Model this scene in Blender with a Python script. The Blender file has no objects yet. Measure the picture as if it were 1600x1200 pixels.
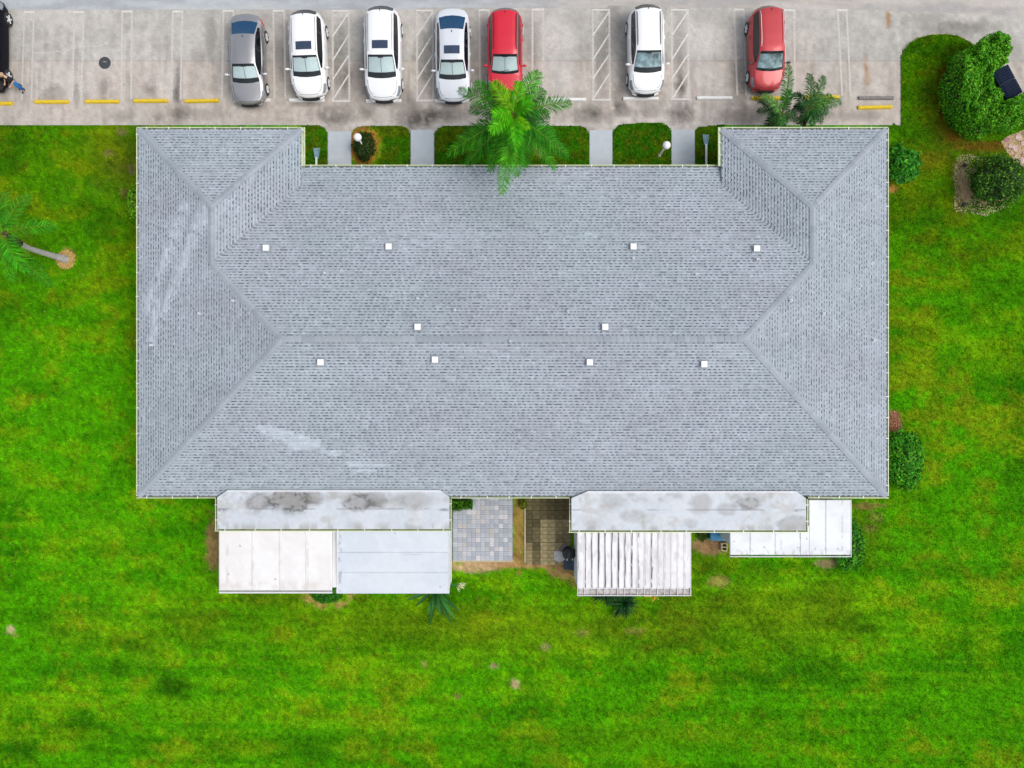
import bpy, math, random
import numpy as np
from mathutils import Vector, Matrix

# ---------------------------------------------------------------- camera, world, sun, exposure
SC = bpy.context.scene
COL = SC.collection
H = 37.7            # drone height above the ground (m)
S = 0.033           # metres per photo pixel at ground level
NX, NY = 788.0, 575.0   # photo pixel straight below the drone
cam_d = bpy.data.cameras.new('camera')
cam = bpy.data.objects.new('camera', cam_d); COL.objects.link(cam)
cam.location = (0, 0, H)
cam.rotation_euler = (0, 0, 0)
cam_d.sensor_width = 36.0
cam_d.lens = 18.0 * H / (800 * S)
cam_d.shift_x = (800 - NX) / 1600.0
cam_d.shift_y = (NY - 600) / 1600.0
cam_d.clip_end = 800
SC.camera = cam

SUN_EL, SUN_AZ = math.radians(58), math.radians(-12)
world = bpy.data.worlds.new('World'); SC.world = world
world.use_nodes = True
wn = world.node_tree; wn.nodes.clear()
sky = wn.nodes.new('ShaderNodeTexSky'); sky.sky_type = 'NISHITA'; sky.sun_disc = False
sky.sun_elevation = SUN_EL; sky.sun_rotation = math.pi / 2 - SUN_AZ
sky.air_density = 1.0; sky.dust_density = 3.0; sky.ozone_density = 1.0
hs = wn.nodes.new('ShaderNodeHueSaturation'); hs.inputs['Saturation'].default_value = 0.42
bg = wn.nodes.new('ShaderNodeBackground'); bg.inputs['Strength'].default_value = 0.15
wo = wn.nodes.new('ShaderNodeOutputWorld')
wn.links.new(sky.outputs[0], hs.inputs['Color']); wn.links.new(hs.outputs[0], bg.inputs[0]); wn.links.new(bg.outputs[0], wo.inputs[0])
sd = bpy.data.lights.new('sun', 'SUN'); sd.energy = 1.0; sd.angle = math.radians(34); sd.color = (1.0, 0.94, 0.86)
sun = bpy.data.objects.new('sun', sd); COL.objects.link(sun)
sdir = Vector((math.cos(SUN_EL) * math.cos(SUN_AZ), math.cos(SUN_EL) * math.sin(SUN_AZ), math.sin(SUN_EL)))
sun.rotation_euler = sdir.to_track_quat('Z', 'Y').to_euler(); sun.location = (20, -5, 40)
SC.view_settings.view_transform = 'Standard'; SC.view_settings.look = 'None'
SC.view_settings.gamma = 1.0; SC.view_settings.use_curve_mapping = False
SC.view_settings.exposure = 0.41

# ---------------------------------------------------------------- helpers
rnd = random.Random(7)
rng = np.random.default_rng(11)
EXPO = 1.3


def lin(c):
    c = np.asarray(c, float) / 255.0
    return np.where(c <= 0.04045, c / 12.92, ((c + 0.055) / 1.055) ** 2.4)


def A(r, g, b):                       # albedo that reads as this sRGB colour under the daylight of the scene
    return tuple(np.clip(lin((r, g, b)) / EXPO, 0.0, 0.82))


def U(px, py, z=0.0):                 # photo pixel + height -> world point
    k = S * (1 - z / H)
    return Vector(((px - NX) * k, (NY - py) * k, z))


def vnoise(x, y, seed):
    r = np.random.default_rng(seed); t = r.random((128, 128))
    xi = np.floor(x).astype(int); yi = np.floor(y).astype(int)
    fx = x - xi; fy = y - yi
    fx = fx * fx * (3 - 2 * fx); fy = fy * fy * (3 - 2 * fy)
    g = lambda a, b: t[a % 128, b % 128]
    return (g(xi, yi) * (1 - fx) + g(xi + 1, yi) * fx) * (1 - fy) + (g(xi, yi + 1) * (1 - fx) + g(xi + 1, yi + 1) * fx) * fy


def fbm(x, y, seed, octaves=4):
    v = 0.0; a = 0.5; n = 0.0
    for o in range(octaves):
        v = v + a * vnoise(x * 2 ** o + 17.3 * o, y * 2 ** o + 5.1 * o, seed + o); n += a; a *= 0.5
    return v / n


def fs(x, y, seed, octaves=4, k=2.2):
    return np.clip((fbm(x, y, seed, octaves) - .5) * k + .5, 0, 1)


def sst(a, b, x):
    t = np.clip((x - a) / (b - a), 0, 1); return t * t * (3 - 2 * t)


def mixc(c0, c1, w):
    return c0 * (1 - w[:, None]) + np.asarray(c1) * w[:, None]


def in_poly(px, py, poly):
    px = np.asarray(px, float); py = np.asarray(py, float)
    ins = np.zeros(px.shape, bool); n = len(poly)
    for i in range(n):
        x0, y0 = poly[i]; x1, y1 = poly[(i + 1) % n]
        if y0 == y1: continue
        c = ((y0 > py) != (y1 > py)) & (px < (x1 - x0) * (py - y0) / (y1 - y0) + x0)
        ins ^= c
    return ins


def blob(px, py, cx, cy, rx, ry, soft=0.6, warp=None, rot=0.0):
    dx, dy = px - cx, py - cy
    if rot:
        c, s = math.cos(rot), math.sin(rot); dx, dy = dx * c + dy * s, -dx * s + dy * c
    d = np.sqrt((dx / rx) ** 2 + (dy / ry) ** 2)
    if warp is not None: d = d + warp
    return 1 - sst(1 - soft, 1 + soft * 0.4, d)


# ---------------------------------------------------------------- materials
def new_mat(name):
    m = bpy.data.materials.new(name); m.use_nodes = True
    return m, m.node_tree, m.node_tree.nodes['Principled BSDF']


def mat(name, col, rough=0.6, var=0.12, scale=3.0, metal=0.0, bump=0.0, bscale=40.0, spec=0.5, coat=0.0):
    m, nt, b = new_mat(name)
    b.inputs['Roughness'].default_value = rough; b.inputs['Metallic'].default_value = metal
    b.inputs['Specular IOR Level'].default_value = spec
    b.inputs['Coat Weight'].default_value = coat; b.inputs['Coat Roughness'].default_value = 0.05
    tc = nt.nodes.new('ShaderNodeTexCoord')
    n = nt.nodes.new('ShaderNodeTexNoise'); n.inputs['Scale'].default_value = scale; n.inputs['Detail'].default_value = 5
    mr = nt.nodes.new('ShaderNodeMapRange')
    mr.inputs[1].default_value = 0.3; mr.inputs[2].default_value = 0.7
    mr.inputs[3].default_value = 1 - var; mr.inputs[4].default_value = 1 + var
    mx = nt.nodes.new('ShaderNodeVectorMath'); mx.operation = 'SCALE'; mx.inputs[0].default_value = col
    nt.links.new(tc.outputs['Object'], n.inputs['Vector']); nt.links.new(n.outputs[0], mr.inputs[0])
    nt.links.new(mr.outputs[0], mx.inputs['Scale']); nt.links.new(mx.outputs[0], b.inputs['Base Color'])
    if bump > 0:
        n2 = nt.nodes.new('ShaderNodeTexNoise'); n2.inputs['Scale'].default_value = bscale; n2.inputs['Detail'].default_value = 4
        bp = nt.nodes.new('ShaderNodeBump'); bp.inputs['Strength'].default_value = bump; bp.inputs['Distance'].default_value = 0.02
        nt.links.new(tc.outputs['Object'], n2.inputs['Vector']); nt.links.new(n2.outputs[0], bp.inputs['Height'])
        nt.links.new(bp.outputs[0], b.inputs['Normal'])
    return m


def mat_attr(name, rough=0.8, var=0.1, scale=30.0, bump=0.0, bscale=60.0, transl=0.0, spec=0.3):
    m, nt, b = new_mat(name)
    b.inputs['Roughness'].default_value = rough; b.inputs['Specular IOR Level'].default_value = spec
    at = nt.nodes.new('ShaderNodeAttribute'); at.attribute_name = 'Col'
    tc = nt.nodes.new('ShaderNodeTexCoord')
    n = nt.nodes.new('ShaderNodeTexNoise'); n.inputs['Scale'].default_value = scale; n.inputs['Detail'].default_value = 4
    mr = nt.nodes.new('ShaderNodeMapRange')
    mr.inputs[1].default_value = 0.3; mr.inputs[2].default_value = 0.7
    mr.inputs[3].default_value = 1 - var; mr.inputs[4].default_value = 1 + var
    mx = nt.nodes.new('ShaderNodeVectorMath'); mx.operation = 'SCALE'
    nt.links.new(tc.outputs['Object'], n.inputs['Vector']); nt.links.new(n.outputs[0], mr.inputs[0])
    nt.links.new(at.outputs['Color'], mx.inputs[0]); nt.links.new(mr.outputs[0], mx.inputs['Scale'])
    nt.links.new(mx.outputs[0], b.inputs['Base Color'])
    if bump > 0:
        n2 = nt.nodes.new('ShaderNodeTexNoise'); n2.inputs['Scale'].default_value = bscale; n2.inputs['Detail'].default_value = 4
        bp = nt.nodes.new('ShaderNodeBump'); bp.inputs['Strength'].default_value = bump; bp.inputs['Distance'].default_value = 0.02
        nt.links.new(tc.outputs['Object'], n2.inputs['Vector']); nt.links.new(n2.outputs[0], bp.inputs['Height'])
        nt.links.new(bp.outputs[0], b.inputs['Normal'])
    if transl > 0:
        t = nt.nodes.new('ShaderNodeBsdfTranslucent'); ms = nt.nodes.new('ShaderNodeMixShader')
        ms.inputs[0].default_value = transl
        nt.links.new(mx.outputs[0], t.inputs['Color']); nt.links.new(b.outputs[0], ms.inputs[1]); nt.links.new(t.outputs[0], ms.inputs[2])
        nt.links.new(ms.outputs[0], nt.nodes['Material Output'].inputs['Surface'])
    return m


def mat_glass(name, tint, gloss_rough=0.02):
    m, nt, b = new_mat(name); nt.nodes.remove(b)
    tr = nt.nodes.new('ShaderNodeBsdfTransparent'); tr.inputs[0].default_value = (*tint, 1)
    gl = nt.nodes.new('ShaderNodeBsdfGlossy'); gl.inputs['Roughness'].default_value = gloss_rough
    fr = nt.nodes.new('ShaderNodeFresnel'); fr.inputs['IOR'].default_value = 1.5
    ms = nt.nodes.new('ShaderNodeMixShader')
    nt.links.new(fr.outputs[0], ms.inputs[0]); nt.links.new(tr.outputs[0], ms.inputs[1]); nt.links.new(gl.outputs[0], ms.inputs[2])
    nt.links.new(ms.outputs[0], nt.nodes['Material Output'].inputs['Surface'])
    return m


def mat_paint_line(name, col, wear):
    m, nt, b = new_mat(name)
    b.inputs['Base Color'].default_value = (*col, 1); b.inputs['Roughness'].default_value = 0.7
    tc = nt.nodes.new('ShaderNodeTexCoord')
    n = nt.nodes.new('ShaderNodeTexNoise'); n.inputs['Scale'].default_value = 9; n.inputs['Detail'].default_value = 8; n.inputs['Roughness'].default_value = 0.7
    mr = nt.nodes.new('ShaderNodeMapRange')
    mr.inputs[1].default_value = 0.35; mr.inputs[2].default_value = 0.65; mr.inputs[3].default_value = 1 - wear; mr.inputs[4].default_value = max(0.0, 1.25 - wear)
    mr.clamp = True
    tr = nt.nodes.new('ShaderNodeBsdfTransparent'); ms = nt.nodes.new('ShaderNodeMixShader')
    nt.links.new(tc.outputs['Object'], n.inputs['Vector']); nt.links.new(n.outputs[0], mr.inputs[0]); nt.links.new(mr.outputs[0], ms.inputs[0])
    nt.links.new(tr.outputs[0], ms.inputs[1]); nt.links.new(b.outputs[0], ms.inputs[2])
    nt.links.new(ms.outputs[0], nt.nodes['Material Output'].inputs['Surface'])
    return m


M = {}
M['shingle'] = mat_attr('shingle_granules', 0.9, 0.10, 25, bump=0.25, bscale=90)
for i, c in enumerate([(165, 175, 184), (157, 167, 176), (171, 180, 189), (166, 174, 181)]):
    M['cap%d' % i] = mat('ridge_granules_%d' % i, A(*c), 0.9, 0.08, 12, bump=0.2, bscale=90)
M['gutter'] = mat('gutter_cream_enamel', A(226, 236, 190), 0.35, 0.06, 4)
M['gutter_in'] = mat('gutter_mossy_silt', A(120, 132, 98), 0.9, 0.45, 2.2)
M['gutter_pale'] = mat('gutter_pale_enamel', A(214, 226, 190), 0.6, 0.15, 3)
M['hanger'] = mat('white_strap_metal', A(238, 240, 235), 0.4, 0.04)
M['white_metal'] = mat('white_enamel_metal', A(240, 240, 240), 0.4, 0.05, 2)
M['white_plastic'] = mat('white_plastic', (0.78, 0.78, 0.78), 0.35, 0.03)
M['stucco'] = mat('cream_stucco', A(226, 222, 205), 0.9, 0.08, 2, bump=0.3)
M['wall_white'] = mat('white_wall_panel', A(236, 240, 244), 0.5, 0.04, 2)
M['membrane'] = mat_attr('coated_roof_membrane', 0.55, 0.05, 5, bump=0.05, bscale=12)
M['panel_attr'] = mat_attr('painted_aluminium_panel', 0.45, 0.03, 3)
M['conc'] = mat_attr('worn_concrete', 0.9, 0.10, 14, bump=0.15, bscale=50)
M['road'] = mat_attr('grey_asphalt', 0.9, 0.12, 20, bump=0.2, bscale=60)
M['walk'] = mat('painted_walk_concrete', A(196, 205, 212), 0.75, 0.05, 3, bump=0.05)
M['soil'] = mat_attr('lawn_soil', 0.95, 0.22, 16, bump=0.5, bscale=30, spec=0.05)
M['blade'] = mat_attr('grass_blades', 0.9, 0.05, 5, transl=0.2, spec=0.03)
M['leaf'] = mat_attr('leaves', 0.55, 0.06, 8, transl=0.25, spec=0.2)
M['ground'] = mat('far_grass', A(70, 125, 15), 0.95, 0.3, 0.5)
M['yellow'] = mat('yellow_stop_paint', A(236, 202, 42), 0.8, 0.12, 8)
M['white_stop'] = mat('white_stop_paint', A(245, 245, 242), 0.7, 0.06, 8)
M['line'] = mat_paint_line('worn_white_paint', A(230, 225, 218), 0.36)
M['line_new'] = mat_paint_line('white_paint', A(244, 242, 236), 0.33)
M['iron'] = mat('cast_iron', A(70, 72, 78), 0.6, 0.2, 12)
M['iron_rim'] = mat('pale_collar_mortar', A(195, 192, 186), 0.9, 0.12, 8)
M['rubber'] = mat('tyre_rubber', (0.018, 0.018, 0.02), 0.8, 0.1)
M['alloy'] = mat('alloy_rim', (0.62, 0.63, 0.65), 0.4, 0.05, metal=0.15)
M['trim'] = mat('black_trim', (0.02, 0.021, 0.023), 0.45, 0.1)
M['dark_in'] = mat('car_interior', (0.02, 0.027, 0.03), 0.8, 0.2)
M['tint'] = mat('tinted_glass', (0.006, 0.008, 0.01), 0.03, 0.0)
M['skyglass'] = mat('sky_reflection_rear_glass', (0.004, 0.05, 0.125), 0.04, 0.25, 6)  # blue of the reflected sky put into the base colour
M['moonglass'] = mat('sunroof_glass', (0.03, 0.05, 0.09), 0.05, 0.15, 8)
M['clear'] = mat_glass('windscreen_glass', (0.93, 0.98, 0.985))
M['shade'] = mat('silver_sunshade', (.74, .82, .82), 0.6, 0.05, 9)
M['shade2'] = mat('mottled_windscreen_view', A(182, 204, 210), 0.6, 0.75, 3.2)
M['lamp_red'] = mat('tail_lamp_red', (0.55, 0.02, 0.03), 0.15, 0.1)
M['lamp_clear'] = mat('head_lamp', A(150, 158, 165), 0.15, 0.35, 14)
M['globe'] = mat('white_globe', (0.8, 0.8, 0.8), 0.25, 0.0)
M['pole'] = mat('pole_cream_paint', A(225, 228, 225), 0.5, 0.05)
M['splash'] = mat('bluegrey_splash_block', A(128, 165, 180), 0.7, 0.08, 8)
M['trunk'] = mat('palm_trunk', A(185, 180, 176), 0.9, 0.25, 12, bump=0.5, bscale=25)
M['stem_brown'] = mat('brown_stems', A(74, 58, 40), 0.9, 0.3, 10)
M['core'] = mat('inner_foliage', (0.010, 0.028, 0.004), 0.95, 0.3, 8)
M['bin'] = mat('dark_navy_plastic', (0.014, 0.024, 0.050), 0.8, 0.15, 6, spec=.12)
M['binbody'] = mat('dark_green_steel', (0.02, 0.04, 0.03), 0.6, 0.2, 6)
M['grill'] = mat('black_enamel', (0.012, 0.013, 0.015), 0.25, 0.1)
M['steel'] = mat('brushed_steel', (0.6, 0.6, 0.62), 0.3, 0.05, metal=0.9)
M['mat_slate'] = mat('slate_mat', A(70, 84, 100), 0.9, 0.15, 9)
M['bluebox'] = mat('blue_plastic', A(60, 150, 200), 0.45, 0.12, 6)
M['beige'] = mat('beige_block', A(196, 184, 150), 0.9, 0.2, 14)
M['skin'] = mat('skin', A(214, 170, 140), 0.6, 0.05)
M['hair'] = mat('blond_hair', A(196, 168, 130), 0.8, 0.15, 30)
M['shirt'] = mat('black_shirt', (0.014, 0.013, 0.014), 0.9, 0.15, 9)
M['jeans'] = mat('blue_jeans', A(40, 125, 205), 0.9, 0.15, 16)
M['shoe'] = mat('dark_shoes', A(60, 68, 80), 0.8, 0.1)
M['eye'] = mat('eye_dark', (0.02, 0.02, 0.02), 0.3, 0.0)
M['lip'] = mat('lips', A(170, 95, 85), 0.6, 0.0)


# ---------------------------------------------------------------- mesh helpers
class MB:
    def __init__(s): s.v = []; s.f = []; s.m = []

    def add(s, verts, faces, m=0):
        o = len(s.v); s.v += [tuple(p) for p in verts]
        s.f += [tuple(i + o for i in f) for f in faces]; s.m += [m] * len(faces)
        return s

    def box(s, c, d, rz=0.0, m=0, taper=1.0):
        cx, cy, cz = c; x, y, z = d[0] / 2, d[1] / 2, d[2] / 2
        pts = []
        for zz, t in ((-z, 1.0), (z, taper)):
            for xx, yy in ((-x, -y), (x, -y), (x, y), (-x, y)):
                xx *= t; yy *= t
                pts.append((cx + xx * math.cos(rz) - yy * math.sin(rz), cy + xx * math.sin(rz) + yy * math.cos(rz), cz + zz))
        return s.add(pts, [(3, 2, 1, 0), (4, 5, 6, 7), (0, 1, 5, 4), (1, 2, 6, 5), (2, 3, 7, 6), (3, 0, 4, 7)], m)

    def prism(s, poly, z0, z1, m=0, inset=0.0):       # poly CCW list of (x,y); z may be callables of (x,y)
        a = sum(poly[i][0] * poly[(i + 1) % len(poly)][1] - poly[(i + 1) % len(poly)][0] * poly[i][1] for i in range(len(poly)))
        if a < 0: poly = list(reversed(poly))
        n = len(poly)
        f0 = z0 if callable(z0) else (lambda x, y: z0); f1 = z1 if callable(z1) else (lambda x, y: z1)
        cx = sum(p[0] for p in poly) / n; cy = sum(p[1] for p in poly) / n
        top = []
        for p in poly:
            dx, dy = p[0] - cx, p[1] - cy; l = math.hypot(dx, dy) or 1
            top.append((p[0] - dx / l * inset, p[1] - dy / l * inset))
        v = [(p[0], p[1], f0(*p)) for p in poly] + [(p[0], p[1], f1(*p)) for p in top]
        f = [tuple(reversed(range(n))), tuple(range(n, 2 * n))] + [(i, (i + 1) % n, n + (i + 1) % n, n + i) for i in range(n)]
        return s.add(v, f, m)

    def tube(s, pts, radii, n=8, m=0, cap=True):
        pts = [Vector(p) for p in pts]; rings = []
        if not hasattr(radii, '__len__'): radii = [radii] * len(pts)
        for i, p in enumerate(pts):
            d = (pts[min(i + 1, len(pts) - 1)] - pts[max(i - 1, 0)]).normalized()
            a = d.orthogonal().normalized() if abs(d.z) > 0.95 else d.cross(Vector((0, 0, 1))).normalized()
            b = d.cross(a).normalized()
            rings.append([p + (a * math.cos(2 * math.pi * k / n) + b * math.sin(2 * math.pi * k / n)) * radii[i] for k in range(n)])
        v = [q for r in rings for q in r]; f = []
        for i in range(len(rings) - 1):
            for k in range(n):
                f.append((i * n + k, i * n + (k + 1) % n, (i + 1) * n + (k + 1) % n, (i + 1) * n + k))
        if cap: f += [tuple(reversed(range(n))), tuple(range((len(rings) - 1) * n, len(rings) * n))]
        return s.add(v, f, m)

    def lathe(s, prof, c=(0, 0, 0), n=16, m=0, axis='z', sc=(1, 1, 1)):
        v = []; f = []
        for r, z in prof:
            for k in range(n):
                a = 2 * math.pi * k / n
                if axis == 'z': v.append((c[0] + r * math.cos(a) * sc[0], c[1] + r * math.sin(a) * sc[1], c[2] + z * sc[2]))
                else: v.append((c[0] + r * math.cos(a), c[1] + z, c[2] + r * math.sin(a)))
        L = len(prof)
        for i in range(L - 1):
            for k in range(n):
                q = (i * n + k, i * n + (k + 1) % n, (i + 1) * n + (k + 1) % n, (i + 1) * n + k)
                f.append(q if axis == 'z' else q[::-1])
        e = [tuple(reversed(range(n))), tuple(range((L - 1) * n, L * n))]
        f += e if axis == 'z' else [q[::-1] for q in e]
        return s.add(v, f, m)

    def sphere(s, c, r, n=14, m=0):
        prof = [(max(1e-4, math.sin(math.pi * i / n)), -math.cos(math.pi * i / n)) for i in range(n + 1)]
        if not hasattr(r, '__len__'): r = (r, r, r)
        return s.lathe(prof, c, n + 2, m, 'z', r)

    def build(s, name, mats, parent=None, smooth=False, loc=None):
        me = bpy.data.meshes.new(name)
        off = Vector(parent_world(parent)) if parent is not None and loc is None else Vector((0, 0, 0))
        me.from_pydata([(p[0] - off.x, p[1] - off.y, p[2] - off.z) for p in s.v], [], s.f)
        if not isinstance(mats, (list, tuple)): mats = [mats]
        for mm in mats: me.materials.append(mm)
        me.polygons.foreach_set('material_index', s.m)
        if smooth: me.polygons.foreach_set('use_smooth', [True] * len(s.f))
        me.update()
        o = bpy.data.objects.new(name, me); COL.objects.link(o)
        if parent is not None: o.parent = parent
        if loc is not None: o.location = loc
        return o


def parent_world(p):
    v = Vector((0, 0, 0))
    while p is not None:
        v = v + Vector(p.location); p = p.parent
    return v


def tag(o, label=None, cat=None, group=None, kind=None):
    if label: o['label'] = label
    if cat: o['category'] = cat
    if group: o['group'] = group
    if kind: o['kind'] = kind
    return o


def thing(name, label, cat, loc=(0, 0, 0), group=None, rz=0.0):
    o = bpy.data.objects.new(name, None); COL.objects.link(o)
    o.location = loc; o.rotation_euler = (0, 0, rz); o.empty_display_size = 0.3
    return tag(o, label, cat, group)


def np_mesh(name, verts, faces, mats, cols=None, parent=None, smooth=False, width=None):
    """verts Nx3, faces MxK, cols Nx3 (point colours)."""
    me = bpy.data.meshes.new(name)
    verts = np.asarray(verts, np.float32); faces = np.asarray(faces, np.int32)
    off = np.array(parent_world(parent)) if parent is not None else np.zeros(3)
    k = faces.shape[1]
    me.vertices.add(len(verts)); me.vertices.foreach_set('co', (verts - off).astype(np.float32).ravel())
    me.loops.add(faces.size); me.loops.foreach_set('vertex_index', faces.ravel())
    me.polygons.add(len(faces)); me.polygons.foreach_set('loop_start', np.arange(0, faces.size, k, dtype=np.int32))
    if cols is not None:
        a = me.color_attributes.new('Col', 'FLOAT_COLOR', 'POINT')
        c = np.ones((len(verts), 4), np.float32); c[:, :3] = cols; a.data.foreach_set('color', c.ravel())
    if not isinstance(mats, (list, tuple)): mats = [mats]
    for mm in mats: me.materials.append(mm)
    if smooth: me.polygons.foreach_set('use_smooth', [True] * len(faces))
    me.update(calc_edges=True); me.validate()
    o = bpy.data.objects.new(name, me); COL.objects.link(o)
    if parent is not None: o.parent = parent
    return o


def grid_sheet(name, bounds, step, zfn, colfn, m, mask=None, parent=None):
    """bounds in photo pixels at ground level (x0,x1,y0,y1); step in pixels; colours from colfn(px,py)."""
    x0, x1, y0, y1 = bounds
    xs = np.arange(x0, x1 + step * 0.5, step); ys = np.arange(y0, y1 + step * 0.5, step)
    X, Y = np.meshgrid(xs, ys); X = X.ravel(); Y = Y.ravel(); nx, ny = len(xs), len(ys)
    W = np.stack([(X - NX) * S, (NY - Y) * S, zfn(X, Y) if callable(zfn) else np.full(X.shape, zfn)], 1)
    i, j = np.meshgrid(np.arange(nx - 1), np.arange(ny - 1)); i = i.ravel(); j = j.ravel()
    F = np.stack([j * nx + i, (j + 1) * nx + i, (j + 1) * nx + i + 1, j * nx + i + 1], 1)
    if mask is not None:
        cx = xs[i] + step / 2; cy = ys[j] + step / 2
        F = F[mask(cx, cy)]
    used = np.unique(F); remap = np.zeros(len(W), int); remap[used] = np.arange(len(used))
    return np_mesh(name, W[used], remap[F], m, colfn(X[used], Y[used]), parent)


# ================================================================ SETTING
BLD = [(213, 199), (474, 199), (474, 258), (1124, 258), (1124, 198), (1389, 198), (1389, 779), (213, 779)]

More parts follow.
